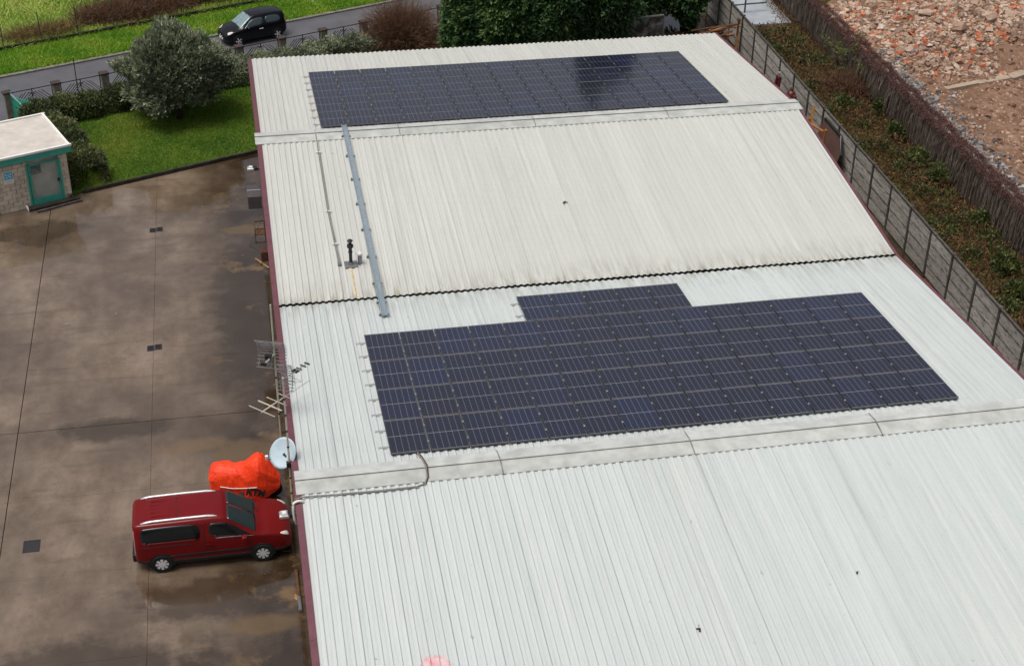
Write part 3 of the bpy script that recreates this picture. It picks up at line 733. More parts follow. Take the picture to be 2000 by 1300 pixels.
# drains
m_grate = plain('drain_iron', (.028, .024, .03), .6, .4)
def drain(x, y, lb, two):
    t = thing('drain_grate', lb, 'drain', (x, y, 0), 0, 'drain covers in the yard')
    for k, (dx, dy) in enumerate(((-.135, -.02), (.14, .03)) if two else ((0, 0),)):
        wx, wy = (.26, .36) if two else (.5, .56)
        m = MB()
        for s_ in (-1, 1): m.box((dx+s_*(wx/2-.02), dy, .004), (.04, wy, .02)).box((dx, dy+s_*(wy/2-.02), .004), (wx-.08, .04, .02))
        m.obj('rim', m_grate, t)
        if two:
            m = MB()
            for i in range(7): m.box((dx, dy-wy/2+.06+i*(wy-.12)/6, .003), (wx-.08, .022, .016))
            m.obj('grate_bars', m_grate, t)
            MB().box((dx, dy, -.0005), (wx-.08, wy-.08, .006)).obj('pit', m_dark, t)
        else:
            MB().box((dx, dy, .002), (wx-.08, wy-.08, .014)).obj('cover_plate', m_grate, t)
drain(-4.47, 16.16, 'double drain grate in the yard nearest the lawn', True)
drain(-4.44, 6.95, 'double drain grate in the middle of the yard', True)
drain(-8.0, -3.78, 'square dark drain cover left of the red van', False)

# ------------------------------------------------------------------ cars
def cr(a, b_, c, d, t):
    return .5*((2*b_)+(c-a)*t+(2*a-5*b_+4*c-d)*t*t+(3*b_-a-3*c+d)*t**3)
class Car:
    def __init__(s, st):
        s.G = []
        for (x, w_, zb, zm, zbelt, yr, zre, yr2, zr) in st:
            s.G.append([(x, 0, zb), (x, w_*.85, zb), (x, w_*.985, zb+.10), (x, w_, zm), (x, w_*.965, zbelt), (x, yr, zre), (x, yr2, zr), (x, 0, zr+.025)])
        s.G = np.array(s.G); s.nt, s.nv = s.G.shape[:2]
    def row(s, t):
        i = int(min(max(math.floor(t), 0), s.nt-2)); f = t-i; g = s.G
        p = [g[min(max(i+k, 0), s.nt-1)] for k in (-1, 0, 1, 2)]
        return .6*cr(*p, f) + .4*(p[1]*(1-f)+p[2]*f)
    def P(s, t, v, off=0., side=1):
        def q(t, v):
            r = s.row(t); j = int(min(max(math.floor(v), 0), s.nv-2)); f = v-j
            a = r[j-1] if j > 0 else r[0]*np.array([1, -1, 1]) ; d = r[j+2] if j+2 < s.nv else r[j]*np.array([1, -1, 1])
            return .55*cr(a, r[j], r[j+1], d, f) + .45*(r[j]*(1-f)+r[j+1]*f)
        p = q(t, v)
        if off:
            e = 1e-3; dt = q(min(t+e, s.nt-1), v)-q(max(t-e, 0), v); dv = q(t, min(v+e, s.nv-1))-q(t, max(v-e, 0))
            nn = np.cross(dt, dv); nn /= np.linalg.norm(nn)+1e-12
            p = p-nn*off
        p = p.copy(); p[1] = max(p[1], 0) if off == 0 else p[1]; p[1] *= side
        return p
    def shell(s, name, mat, parent, kt=6, kv=4):
        ts = np.linspace(0, s.nt-1, (s.nt-1)*kt+1); vv = np.linspace(0, s.nv-1, (s.nv-1)*kv+1)
        vs, fs = [], []; a, b_ = len(ts), len(vv)
        for side in (1, -1):
            o = len(vs)
            for t in ts:
                for v in vv: vs.append(s.P(t, v, 0, side))
            for i in range(a-1):
                for j in range(b_-1):
                    f = (o+i*b_+j, o+(i+1)*b_+j, o+(i+1)*b_+j+1, o+i*b_+j+1); fs.append(f if side > 0 else f[::-1])
        for i in (0, a-1):
            lp = [i*b_+j for j in range(b_)] + [a*b_+i*b_+j for j in range(b_-2, 0, -1)]
            fs.append(tuple(lp) if i == 0 else tuple(lp[::-1]))
        return MB().add(vs, fs).obj(name, mat, parent, smooth=True)
    def patch(s, name, mat, parent, corners, side=1, off=.008, n=10, m=6, rnd=.12, both=False, thick=.01):
        """corners (t,v): a0 bottom-rear, a1 bottom-front, a2 top-front, a3 top-rear"""
        (t0, v0), (t1, v1), (t2, v2), (t3, v3) = corners
        mb = MB()
        for sd in ((1, -1) if both else (side,)):
            vs, fs = [], []
            for lay in (off, off-thick):
                for i in range(n+1):
                    for j in range(m+1):
                        a, b_ = i/n, j/m
                        # squircle rounding of the corners
                        A, B = 2*a-1, 2*b_-1
                        k = 1-rnd*(A*A*B*B)
                        a, b_ = .5+.5*A*k, .5+.5*B*k
                        t = (t0*(1-a)+t1*a)*(1-b_)+(t3*(1-a)+t2*a)*b_; v = (v0*(1-a)+v1*a)*(1-b_)+(v3*(1-a)+v2*a)*b_
                        vs.append(s.P(t, v, lay, sd))
            w_ = m+1; N = (n+1)*w_
            for i in range(n):
                for j in range(m):
                    f = (i*w_+j, (i+1)*w_+j, (i+1)*w_+j+1, i*w_+j+1); fs.append(f if sd > 0 else f[::-1])
            ring = [i*w_ for i in range(n+1)]+[n*w_+j for j in range(1, m+1)]+[i*w_+m for i in range(n-1, -1, -1)]+[j for j in range(m-1, 0, -1)]
            for a, b_ in zip(ring, ring[1:]+ring[:1]):
                f = (a, a+N, b_+N, b_); fs.append(f if sd > 0 else f[::-1])
            mb.add(vs, fs)
        return mb.obj(name, mat, parent, smooth=True)
def paint(name, c, coat=1., rough=.35, metal=.0):
    b = NB(name); P = b.pos()
    b.fin(b.mix(b.ramp(b.noise(P, 1.5, 4), [(.35, 0.), (.7, 1.)]), c, tuple(x*.86 for x in c)), rough, .5, metal)
    b.p.inputs['Specular IOR Level'].default_value = .32; b.p.inputs['Coat Weight'].default_value = coat; b.p.inputs['Coat Roughness'].default_value = .06
    return b.m
m_redp = paint('dark_red_car_paint', (.15, .004, .005), .0, .2)
m_blkp = paint('black_car_paint', (.003, .003, .005), .1, .2)
m_tint = plain('tinted_car_glass', (.006, .007, .008), .06, .5, var=.02)
m_wscr2 = plain('painted_reflection_windscreen', (.22, .31, .33), .06, .6, var=.1, scale=3)  # pale sky reflection painted into the base colour
m_wscr = plain('windscreen_glass', (.012, .028, .032), .05, .6, var=.02)
m_tyre = plain('tyre_rubber', (.014, .014, .015), .8, .3)
m_rim = plain('alloy_rim', (.72, .72, .74), .3, .5, .15, var=.03)
m_lamp = plain('headlamp_glass', (.66, .65, .60), .12, .6, var=.06, scale=14)
m_chrome = plain('chrome', (.85, .85, .87), .25, .5, .35, var=.02)
m_clad = plain('black_cladding', (.012, .012, .013), .6, .35)
m_tail = plain('tail_lamp', (.5, .20, .2), .15, .6)
def wheel(t, x, y, r, wd, side, spokes, lb=None):
    w_ = MB().lathe([(r*.66, -wd/2), (r*.93, -wd/2), (r, -wd/2+.03), (r, wd/2-.03), (r*.93, wd/2), (r*.66, wd/2)], 24, (0, 0, 0), 'y').obj('wheel', m_tyre, t, (x, y, r))
    rm = MB().lathe([(r*.67, -wd*.3), (r*.67, wd*.3)], 24, (0, 0, 0), 'y').obj('rim_well', m_clad, w_)
    m = MB(); yo = side*wd*.46
    for k in range(spokes):
        a = 2*math.pi*k/spokes
        for da in (-.13, .13):
            m.bar((r*.12*math.cos(a), yo, r*.12*math.sin(a)), (r*.66*math.cos(a+da), yo-side*.008, r*.66*math.sin(a+da)), r*.14, .03, up=(0, 1, 0))
    m.obj('rim', m_rim, w_)
    m = MB(); vs, fs = [], []; n = 24
    for rr, yy in ((r*.64, yo), (r*.70, yo+side*.006), (r*.70, yo-side*.04)):
        for k in range(n): a = 2*math.pi*k/n; vs.append((rr*math.cos(a), yy, rr*math.sin(a)))
    for q in range(2):
        for k in range(n): fs.append((q*n+k, q*n+(k+1) % n, (q+1)*n+(k+1) % n, (q+1)*n+k))
    m.add(vs, fs).obj('rim_edge', m_rim, w_)
    MB().lathe([(r*.13, yo-.02*side), (r*.13, yo+.012*side)], 12, (0, 0, 0), 'y').obj('hub_cap', m_rim, w_)
def arch(t, x, y, r, side):
    m = MB(); vs, fs = [], []; n = 20
    for rr in (r*.9, r):
        for yy in (y, y-side*.02):
            for k in range(n+1):
                a = -.25+(math.pi+.5)*k/n; vs.append((x+rr*math.cos(a), yy, .02+r*.8+rr*math.sin(a)))
    N = n+1
    for k in range(n): fs += [(k, k+1, 2*N+k+1, 2*N+k), (2*N+k, 2*N+k+1, 3*N+k+1, 3*N+k), (N+k, N+k+1, k+1, k)]
    # inner dark disc of the wheel housing
    c = len(vs); vs.append((x, y-side*.008, .02+r*.8)); o = len(vs)
    for k in range(n+1):
        a = -.25+(math.pi+.5)*k/n; vs.append((x+.9*r*math.cos(a), y-side*.008, .02+r*.8+.9*r*math.sin(a)))
    for k in range(n): fs.append((c, o+k, o+k+1))
    m.add(vs, fs).obj('wheel_arch', m_clad, t)

# dark red van, nose to the wall
van = thing('red_van', 'dark red people carrier van with silver roof rails parked nose to the wall', 'van', (-2.55, -4.72, 0), R(.3))
c = Car([(-2.25, .80, .42, .66, 1.05, .60, 1.58, .50, 1.66), (-2.13, .89, .30, .62, 1.09, .69, 1.68, .57, 1.765), (-1.5, .922, .24, .62, 1.10, .735, 1.72, .60, 1.81),
         (-.35, .925, .22, .62, 1.10, .745, 1.735, .60, 1.83), (.42, .925, .22, .62, 1.09, .725, 1.69, .59, 1.785), (.95, .925, .22, .62, 1.075, .755, 1.36, .62, 1.44),
         (1.36, .92, .22, .62, 1.05, .80, 1.075, .60, 1.135), (1.85, .90, .24, .62, .98, .76, 1.025, .52, 1.07), (2.18, .85, .26, .58, .88, .68, .93, .44, .965), (2.36, .74, .32, .52, .68, .54, .74, .34, .77)])
c.shell('body', m_redp, van)
for sd in (1, -1):
    c.patch('side_window', m_tint, van, [(1.2, 4.06), (3.08, 4.06), (3.02, 4.93), (1.15, 4.93)], sd, rnd=.10)
    c.patch('window_trim', m_redp, van, [(1.5, 4.02), (2.95, 4.02), (3.02, 4.10), (1.4, 4.10)], sd, off=.016, rnd=.0)
    c.patch('front_window', m_tint, van, [(3.35, 4.12), (5.75, 4.12), (4.62, 4.86), (3.35, 4.86)], sd, rnd=.12)
    c.patch('window_sill_trim', m_steel, van, [(3.6, 4.01), (5.8, 4.01), (5.8, 4.06), (3.6, 4.06)], sd, off=.014, rnd=0)
    c.patch('side_cladding', m_clad, van, [(.6, 1.3), (8.2, 1.3), (8.2, 2.35), (.6, 2.35)], sd, off=.006, rnd=.02, n=30)
    c.patch('door_strip', m_clad, van, [(2.2, 2.75), (6.0, 2.75), (6.0, 2.95), (2.2, 2.95)], sd, off=.012, rnd=.02, n=20)
    c.patch('headlight', m_lamp, van, [(7.5, 4.05), (8.55, 4.0), (8.35, 5.1), (7.55, 4.7)], sd, off=.012, rnd=.25)
    c.patch('tail_light', m_tail, van, [(.12, 3.0), (.55, 3.05), (.5, 4.9), (.12, 4.9)], sd, off=.012, rnd=.1)
    c.patch('seam', m_clad, van, [(3.15, 2.4), (3.18, 2.4), (3.18, 4.9), (3.15, 4.9)], sd, off=.002, n=2, m=14, rnd=0, thick=.004)
    c.patch('sliding_track', m_clad, van, [(.9, 3.75), (2.8, 3.75), (2.8, 3.80), (.9, 3.80)], sd, off=.003, n=12, m=2, rnd=0, thick=.006)
    m = MB(); pr = []
    for k, xx in enumerate(np.linspace(-2.0, .25, 15)):
        e = min(k, 14-k); zz = 1.795 + .05*min(1, e/1.6) - .012*abs(xx+.7); pr.append((xx, sd*.60, zz))
    m.tube(pr, [.018]+[.038]*13+[.018], 8); m.obj('roof_rail', m_chrome, van, smooth=True)
    MB().bbox((.98, sd*1.02, 1.12), (.16, .2, .17), .03).bar((.98, sd*.9, 1.1), (.98, sd*.98, 1.1), .06).obj('mirror', m_redp if sd < 0 else m_clad, van)
    MB().bar((-.15, sd*.945, .93), (.05, sd*.945, .93), .03).obj('door_handle', m_redp, van)
    for xx in (-1.50, 1.475):
        arch(van, xx, sd*.938, .375, sd); wheel(van, xx, sd*.86, .325, .2, sd, 8)
c.patch('windscreen', m_wscr, van, [(5.92, 5.12), (5.92, 7.0), (4.16, 7.0), (4.16, 5.25)], both=True, rnd=.04, off=.007, n=12, m=12)
m = MB()
for k in range(5): m.box((-.85, -.36+.18*k, 1.833), (1.7, .025, .004))
m.obj('roof_ribs', m_redp, van); MB().box((-.95, 0, 1.842), (.02, 1.05, .006)).obj('roof_seam', m_clad, van)
MB().box((2.0, 0, .38), (.66, 1.2, .3)).obj('bumper', m_clad, van)
MB().bbox((-2.27, 0, .5), (.14, 1.5, .26), .03).obj('rear_bumper', m_clad, van)
MB().box((-2.28, 0, .98), (.03, .52, .12)).obj('number_plate', m_white, van)
MB().tube([(1.42, -.5, 1.155), (1.3, .1, 1.2)], .012, 5).tube([(1.42, .15, 1.165), (1.3, .65, 1.2)], .012, 5).obj('wiper', m_black, van)
MB().box((1.05, .1, 1.22), (.3, 1.2, .02)).obj('dashboard', m_clad, van)
MB().bbox((-2.0, 0, 1.78), (.3, 1.1, .05), .02).obj('roof_spoiler', m_redp, van)

for ch in list(van.children):
    if ch.name.split('.')[0] in ('wheel', 'wheel_arch'): continue
    for v_ in ch.data.vertices:
        if v_.co.z > .6: v_.co.z = .6 + (v_.co.z-.6)*.885

# small black hatchback on the road, facing left
hb = thing('black_hatchback', 'small black hatchback with chrome grille driving along the road', 'car', uv(14.35, 4.5, -.02), AU+math.pi); hb.scale = (.94, .94, .94)
c = Car([(-1.86, .66, .36, .6, .82, .50, 1.10, .40, 1.18), (-1.72, .78, .26, .6, .92, .56, 1.34, .46, 1.42), (-1.25, .84, .2, .6, .93, .60, 1.41, .50, 1.50), (-.45, .85, .18, .58, .92, .62, 1.45, .52, 1.535),
         (.2, .85, .18, .56, .90, .60, 1.38, .50, 1.48), (.68, .85, .18, .56, .88, .66, 1.10, .52, 1.19), (1.02, .84, .18, .56, .86, .70, .90, .52, .97), (1.45, .81, .2, .54, .78, .64, .84, .42, .89), (1.72, .72, .24, .5, .66, .52, .71, .34, .76), (1.88, .56, .32, .46, .56, .40, .60, .26, .63)])
c.shell('body', m_blkp, hb)
m_hbglass = plain('pale_reflecting_car_glass', (.03, .05, .055), .04, .9, var=.02)
for sd in (1, -1):
    c.patch('side_window', m_hbglass, hb, [(3.05, 4.12), (5.5, 4.12), (4.45, 4.85), (3.05, 4.88)], sd, rnd=.14)
    c.patch('rear_side_window', m_hbglass, hb, [(1.5, 4.2), (2.9, 4.12), (2.9, 4.88), (1.7, 4.86)], sd, rnd=.2)
    c.patch('headlight', m_lamp, hb, [(6.95, 4.05), (8.15, 4.0), (7.9, 5.3), (7.05, 4.95)], sd, off=.012, rnd=.28)
    c.patch('tail_light', m_tail, hb, [(.3, 3.6), (.8, 3.9), (.8, 4.6), (.3, 4.5)], sd, off=.01, rnd=.2)
    MB().bar((-.35, sd*.86, .78), (-.12, sd*.86, .785), .045, .035).obj('door_handle', m_chrome, hb)
    MB().bbox((.55, sd*.93, .96), (.13, .17, .13), .025).obj('mirror', m_blkp, hb)
    for xx in (-1.2, 1.19):
        arch(hb, xx, sd*.862, .35, sd); wheel(hb, xx, sd*.79, .29, .18, sd, 5)
c.patch('windscreen', m_wscr2, hb, [(5.9, 5.15), (5.9, 7.0), (4.12, 7.0), (4.12, 5.3)], both=True, rnd=.05, off=.007, n=12, m=12)
m = MB(); k = 14
vs = []
for rr in (1, .72):
    for i in range(k):
        a = 2*math.pi*i/k; yy = .20*math.cos(a)*rr*(1 if math.sin(a) > 0 else .75); zz = .58+.19*math.sin(a)*rr
        vs.append((1.90-.62*(zz-.5)+.0, yy, zz))
m.add(vs, [(i, (i+1) % k, k+(i+1) % k, k+i) for i in range(k)]); m.obj('grille_surround', m_chrome, hb)
MB().add([(v[0]-.004, v[1], v[2]) for v in vs[k:]], [tuple(range(k))]).obj('grille', m_clad, hb)
MB().box((1.89, 0, .36), (.03, .46, .11)).obj('number_plate', m_white, hb)

# covered motorbike
m_cover = NB('orange_cover_cloth'); _P = m_cover.pos()
m_cover.bump(m_cover.noise(m_cover.map(_P, (3., 3., 1.2)), 2.2, 5, .6), .55, .08)
m_cover = m_cover.fin(m_cover.mix(m_cover.ramp(m_cover.noise(_P, 3, 4), [(.35, 0.), (.7, 1.)]), (.92, .055, .007), (.83, .04, .007)), .5, .4)
bk = thing('covered_motorbike', 'motorbike under a bright orange cover beside the red van', 'motorbike', (-1.45, -2.3, 0), R(-14))
st = [(-1.12, .14, .58, .86), (-1.03, .40, .36, 1.04), (-.7, .47, .24, 1.10), (-.3, .46, .20, 1.10), (.0, .46, .20, 1.20), (.3, .54, .22, 1.42), (.52, .56, .25, 1.47), (.74, .46, .28, 1.26), (.95, .28, .32, .95), (1.1, .13, .40, .72)]
vs, fs = [], []; nA = 18
rr = np.random.default_rng(11); ph = rr.uniform(0, 6, 8)
ts = np.linspace(0, len(st)-1, 38)
for t_ in ts:
    i = min(int(t_), len(st)-2); f = t_-i
    x, hw, zb, zt = [cr(*[st[min(max(i+k, 0), len(st)-1)][q] for k in (-1, 0, 1, 2)], f) for q in range(4)]
    for k in range(nA+1):
        a = math.pi*k/nA                               # from one hem over the ridge to the other hem
        y = hw*math.copysign(abs(math.cos(a))**.75, math.cos(a)); z = zb+(zt-zb)*math.sin(a)**.85
        wr = .018*math.sin(5*x+3*a+ph[0])*math.sin(a) + 0.024*(1-abs(math.sin(4*a+2.5*x+ph[4])))**2*math.sin(a) + .012*math.sin(15*x-5*a+ph[1]) + .012*math.sin(23*a+9*x+ph[2])*math.sin(a)
        vs.append((x+.02*math.sin(9*a+ph[3]), y*(1+.6*wr)+wr+rr.normal()*.006, (z+wr*.7)*1.05+rr.normal()*.006))
N = nA+1
for i in range(len(ts)-1):
    for k in range(nA): fs.append((i*N+k, i*N+k+1, (i+1)*N+k+1, (i+1)*N+k))
fs += [tuple(range(N)), tuple(range((len(ts)-1)*N, len(ts)*N))[::-1]]
MB().add(vs, fs).obj('cover', m_cover, bk)
MB().lathe([(.2, -.05), (.29, -.06), (.32, 0), (.29, .06), (.2, .05)], 22, (.86, 0, .32), 'y').obj('front_wheel', m_tyre, bk)
MB().lathe([(.2, -.06), (.29, -.07), (.32, 0), (.29, .07), (.2, .06)], 22, (-.62, 0, .32), 'y').obj('rear_wheel', m_tyre, bk)
m = MB(); m.tube([(-.7, -.475, .62), (-.3, -.475, .58), (.1, -.48, .62), (.5, -.565, .74)], .014, 6); m.obj('hem_strap', m_white, bk)
fc = bpy.data.curves.new('cover_lettering', 'FONT'); fc.body = 'KTM'; fc.size = .3; fc.shear = .25; fc.extrude = .004; fc.offset = .014
fc.materials.append(m_black); _t = bpy.data.objects.new('t', fc); COL.objects.link(_t); bpy.context.view_layer.update()
_me = bpy.data.meshes.new_from_object(_t.evaluated_get(bpy.context.evaluated_depsgraph_get())); _me.name = 'cover_lettering'
bpy.data.objects.remove(_t); fo = link('cover_lettering', _me, bk)
fo.location = (.12, -.60, .46); fo.rotation_euler = (R(70), 0, R(-4))

# ------------------------------------------------------------------ hut with turquoise gate
hut = thing('gate_hut', 'small flat roofed block hut with turquoise barred gate and white roof edge', 'hut', (-8.03, 19.68, 0), AU)
# local: x runs along the front to the right (negative goes left), y to the back
HW, HD, HH = 5.2, 3.45, 2.32
rows_ = 12; bh = HH/rows_
bmesh_full = MB().bbox((0, 0, 0), (.384, .19, bh-.016), .01).mesh('block', m_block)
bmesh_half = MB().bbox((0, 0, 0), (.184, .19, bh-.016), .01).mesh('block', m_block)
for r in range(rows_):
    z = (r+.5)*bh
    xs_ = -3.2; k = 0; odd = r % 2
    xx = -3.12
    seq = [.2]+[.4]*3 if odd else [.4]*3+[.2]
    for wdt in seq:
        link('block', bmesh_full if wdt > .3 else bmesh_half, hut, (xx+wdt/2, .1+random.uniform(-.004, .004), z)); xx += wdt
    seq = [.4] if odd else [.2, .2]
    xx = -.40
    for wdt in seq:
        link('block', bmesh_full if wdt > .3 else bmesh_half, hut, (xx+wdt/2, .1+random.uniform(-.004, .004), z)); xx += wdt
MB().box((-.1, HD/2+.1, HH/2), (.19, HD-.2, HH)).obj('side_wall', m_block, hut)
MB().box((-2.6, HD-.1, HH/2), (5.0, .19, HH)).obj('back_wall', m_plaster, hut)
MB().box((-1.9, 1.15, .7), (.12, 1.9, 1.4)).obj('inner_wall', m_plaster, hut)
MB().box((-1.0, .5, .70), (1.3, .7, 1.40)).obj('pale_gate_backing', m_plaster, hut); MB().box((-.72, .3, 1.65), (.75, .2, .5)).obj('pale_gate_backing_top', m_plaster, hut)  # pale plaster block added behind the gate to lighten the view inside
MB().box((-2.6, HD/2, .03), (5.0, HD-.3, .06)).obj('hut_floor', m_plaster, hut)
MB().box((-1.1, .3, 1.95), (1.5, .1, .5)).obj('lintel_panel', m_plaster, hut).location.z = .15
MB().box((-2.45, HD/2-.02, HH+.03), (HW+.1, HD+.24, .28)).obj('roof_slab', m_turq, hut)
for a, b_, d in (((-2.45, -.12, HH+.215), None, (HW+.16, .1, .09)), ((-2.45, HD+.09, HH+.215), None, (HW+.16, .1, .09)), ((.13, HD/2-.015, HH+.215), None, (.1, HD+.10, .09)), ((-5.02, HD/2-.015, HH+.215), None, (.1, HD+.10, .09))):
    MB().box(a, d).obj('roof_edge', m_hutrim, hut)
MB().box((-2.45, HD/2-.015, HH+.185), (HW-.06, HD+.08, .03)).obj('roof_membrane', m_hutroof, hut)
m_barl = plain('pale_green_bars', (.42, .50, .44), .5, .4)
gt = link('gate', MB().box((-1.06, -.02, 1.945), (1.15, .05, .07)).mesh('gate', m_turq), hut)
for x in (-1.76, -.36): MB().box((x, -.02, 1.0), (.07, .07, 2.0)).obj('gate_post', m_turq, hut)
for x in (-1.66, -.46): MB().box((x, -.02, 1.03), (.07, .05, 1.9)).obj('stile', m_turq, gt)
MB().box((-1.06, -.02, .22), (1.15, .04, .28)).obj('kick_panel', m_turq, gt)
for k in range(14):
    x0 = -1.74+.02; a0 = .36+.13*k-.75
    p0, p1 = [-1.63, a0+1.2], [-.49, a0]
    # bars fall to the right, clipped to the frame
    pts = []
    for tt in np.linspace(0, 1, 60):
        x = p0[0]+(p1[0]-p0[0])*tt; z = p0[1]+(p1[1]-p0[1])*tt
        if .37 <= z <= 1.90: pts.append((x, -.02, z))
    if len(pts) > 5: MB().bar(pts[0], pts[-1], .02, .02, up=(0, 1, 0)).obj('bar', m_barl, gt)
MB().box((-.5, -.07, 1.05), (.09, .06, .13)).obj('lock', m_black, gt)
t = thing('gate_leaf', 'edge of a second turquoise gate at the left end of the hut front', 'gate', uv(0, 0))
bx = Vector((-8.03, 19.68, 0)); ux = Vector((UX, UY, 0)); uy = Vector((-UY, UX, 0))
def hl(x, y, z): p = bx+ux*x+uy*y; return (p.x, p.y, z)
t.location = hl(-3.3, -.05, 0); t.rotation_euler = (0, 0, AU)
MB().box((0, 0, .9), (.08, .08, 1.8)).box((-1.5, 0, .9), (.08, .08, 1.8)).obj('gate_frame', m_turq, t)
MB().box((-.75, 0, .3), (1.4, .04, .5)).box((-.75, 0, 1.75), (1.4, .05, .08)).obj('kick_panel', m_turq, t)
for k in range(10): MB().box((-.12-.14*k, 0, 1.13), (.02, .02, 1.16)).obj('bar', m_turq, t)
# sign
sg = thing('wall_sign', 'blue and white sign plate on the block wall left of the gate', 'sign', hl(-2.55, -.012, 1.6), AU)
m_blue = plain('sign_cyan', (.10, .42, .60), .4, .4, var=.05)
m_lblue = plain('sign_light_cyan', (.45, .72, .80), .4, .4, var=.05)
m_pinkw = plain('sign_pale_lines', (.62, .50, .50), .4, .4, var=.05)
MB().bbox((0, 0, 0), (.42, .02, .58), .006).obj('plate', m_white, sg)
MB().box((0, -.013, .09), (.36, .004, .34)).obj('picture_panel', m_blue, sg)
m = MB()
for px_, pz_ in ((-.1, .17), (.09, .16), (-.08, .02), (.08, .03), (0, .1)): m.box((px_, -.0165, pz_), (.075, .003, .05)).box((px_, -.0165+.0002, pz_-.045), (.04, .003, .035))
m.obj('pictograms', m_lblue, sg)
m = MB()
for k in range(3): m.box((0, -.012, -.14-.045*k), (.3-.04*k, .003, .018))
m.obj('text_lines', m_pinkw, sg)
tag(MB().tube([hl(-2.05, -.12, .22), hl(-1.98, -.24, .0)], .045, 9).obj('drain_pipe', m_white), 'short white drain pipe stub at the foot of the block wall', 'pipe')
tag(MB().bbox((0, 0, 0), (2.2, .3, .12), .02).obj('step_slab', m_dkerb, loc=hl(-.9, -.22, .06), rot=(0, 0, AU)), 'dark stone step below the turquoise gate', 'step')
tag(MB().bar(hl(-1.75, -.62, .05), hl(.25, -.5, .05), .09, .08).obj('timber_beam', m_post), 'weathered grey timber beam lying in front of the step', 'beam')
t = thing('valve', 'small rusty valve at the foot of the right hand hut pillar', 'valve', hl(-.12, -.1, 0))
MB().lathe([(.06, 0), (.06, .2), (.09, .22), (.09, .26)], 10).obj('valve_body', m_rust, t); MB().lathe([(.03, .26), (.05, .3)], 10).obj('valve_cap', m_alu, t)

# ------------------------------------------------------------------ roadside railing fence
fc_ = thing('railing_fence', 'road fence of beige pillars with brown caps and black diagonal railings', 'fence', uv(0, 0), AU)
SP = 2.35
pil = MB().bbox((0, 0, .75), (.30, .26, 1.5), .01).mesh('pillar', m_pillar); capm = MB().bbox((0, 0, 1.54), (.44, .38, .09), .02).mesh('cap', m_capst)
rail_t = MB().box((0, 0, 0), (SP-.42, .035, .035)).mesh('rail', m_iron); upr = MB().box((0, 0, 0), (.035, .035, .98)).mesh('upright', m_iron)
dbar = MB().bar((-.31, 0, -.31), (.31, 0, .31), .026, .026, up=(0, 1, 0)).mesh('bar', m_iron); dbar2 = MB().bar((-.31, 0, .31), (.31, 0, -.31), .026, .026, up=(0, 1, 0)).mesh('bar', m_iron)
for k in range(0, 13):
    p = link('pillar', pil, fc_, (k*SP, 0, 0)); link('cap', capm, p)
    if k == 12: break
    xm = (k+.5)*SP
    for z in (1.46, .56): link('rail', rail_t, fc_, (xm, 0, z))
    for dx in (-.96, 0, .96): link('upright', upr, fc_, (xm+dx, 0, 1.0))
    for hlf in (-1, 1):
        for q in range(5):
            xo = xm + hlf*(.16+.15*q)
            link('bar', dbar if hlf < 0 else dbar2, fc_, (xo, 0, 1.01+random.uniform(-.02, .02)))
    MB().bbox((xm, 0, .24), (SP-.32, .2, .48), .01).obj('base_wall', m_pillar, fc_)
# gate pillar side leaf
t = thing('turquoise_gate', 'narrow turquoise gate leaf with diagonal brace at the end of the road fence', 'gate', uv(.16, -.2, 0), AU+R(-62))
MB().box((.0, 0, .8), (.06, .06, 1.6)).box((1.1, 0, .8), (.06, .06, 1.6)).obj('gate_frame', m_turq, t)
MB().box((.55, 0, .72), (1.04, .03, 1.3)).obj('gate_panel', m_turq, t)
MB().bar((0, -.05, 1.5), (1.4, -.1, .65), .05).obj('brace', plain('faded_turquoise', (.30, .48, .42), .5, .4), t)
tag(MB().tube([uv(3.55, .75, 0), uv(3.55, .75, 2.3)], .025, 7).obj('sign_pole', m_pole), 'thin dark pole standing on the road edge behind the railings', 'pole')
tag(MB().tube([(4.04, 42.16, 0), (4.04, 42.16, 1.3)], .05, 8).obj('marker_post', m_white), 'white marker post in the grass verge behind the black car', 'post')

# low wall with thin field fence posts
tag(MB().bbox((0, 0, 0), (90, .14, .30), .02).obj('low_wall', m_dkerb, loc=uv(12, 9.02, .12), rot=(0, 0, AU)), 'long low dark mossy wall along the far side of the verge', 'wall')
for k in range(-3, 12):
    p = uv(4.3+2.0*(k-0), 9.16, 0)
    h = 1.75
    if k > 4: continue
    tag(MB().tube([p, (p[0]-.03, p[1], h)], .03, 6).obj('fence_post', m_pole), None, 'fence post', 'thin field fence posts')
for i, o in enumerate([o for o in COL.objects if o.name.startswith('fence_post')]):
    o['label'] = f'thin dark field fence post, {ORD[i]} along the low wall from the left end'

# ------------------------------------------------------------------ right hand precast fence
fx, fy0 = 25.96, 31.4728
pf = thing('precast_fence', 'long grey precast concrete fence of slotted posts and stained panels beside the alley', 'fence', (fx, 0, 0))
postm = MB().bbox((0, 0, 1.03), (.13, .12, 2.06), .012).mesh('post', m_post); pcap = MB().bbox((0, 0, 2.085), (.17, .15, .05), .012).mesh('post_cap', m_post)
panm = MB().bbox((0, 0, 0), (.06, 1.86, .462), .022).mesh('panel', m_conc); topm = MB().bbox((0, 0, 0), (.10, 1.87, .07), .015).mesh('top_rail', m_post)
for k in range(-6, 27):
    y = fy0-2*k
    p = link('post', postm, pf, (0, y, 0)); link('post_cap', pcap, p)
    for r in range(4): link('panel', panm, pf, (random.uniform(-.012, .012), y-1, .26+.4925*r))
    link('top_rail', topm, pf, (0, y-1, 2.045))

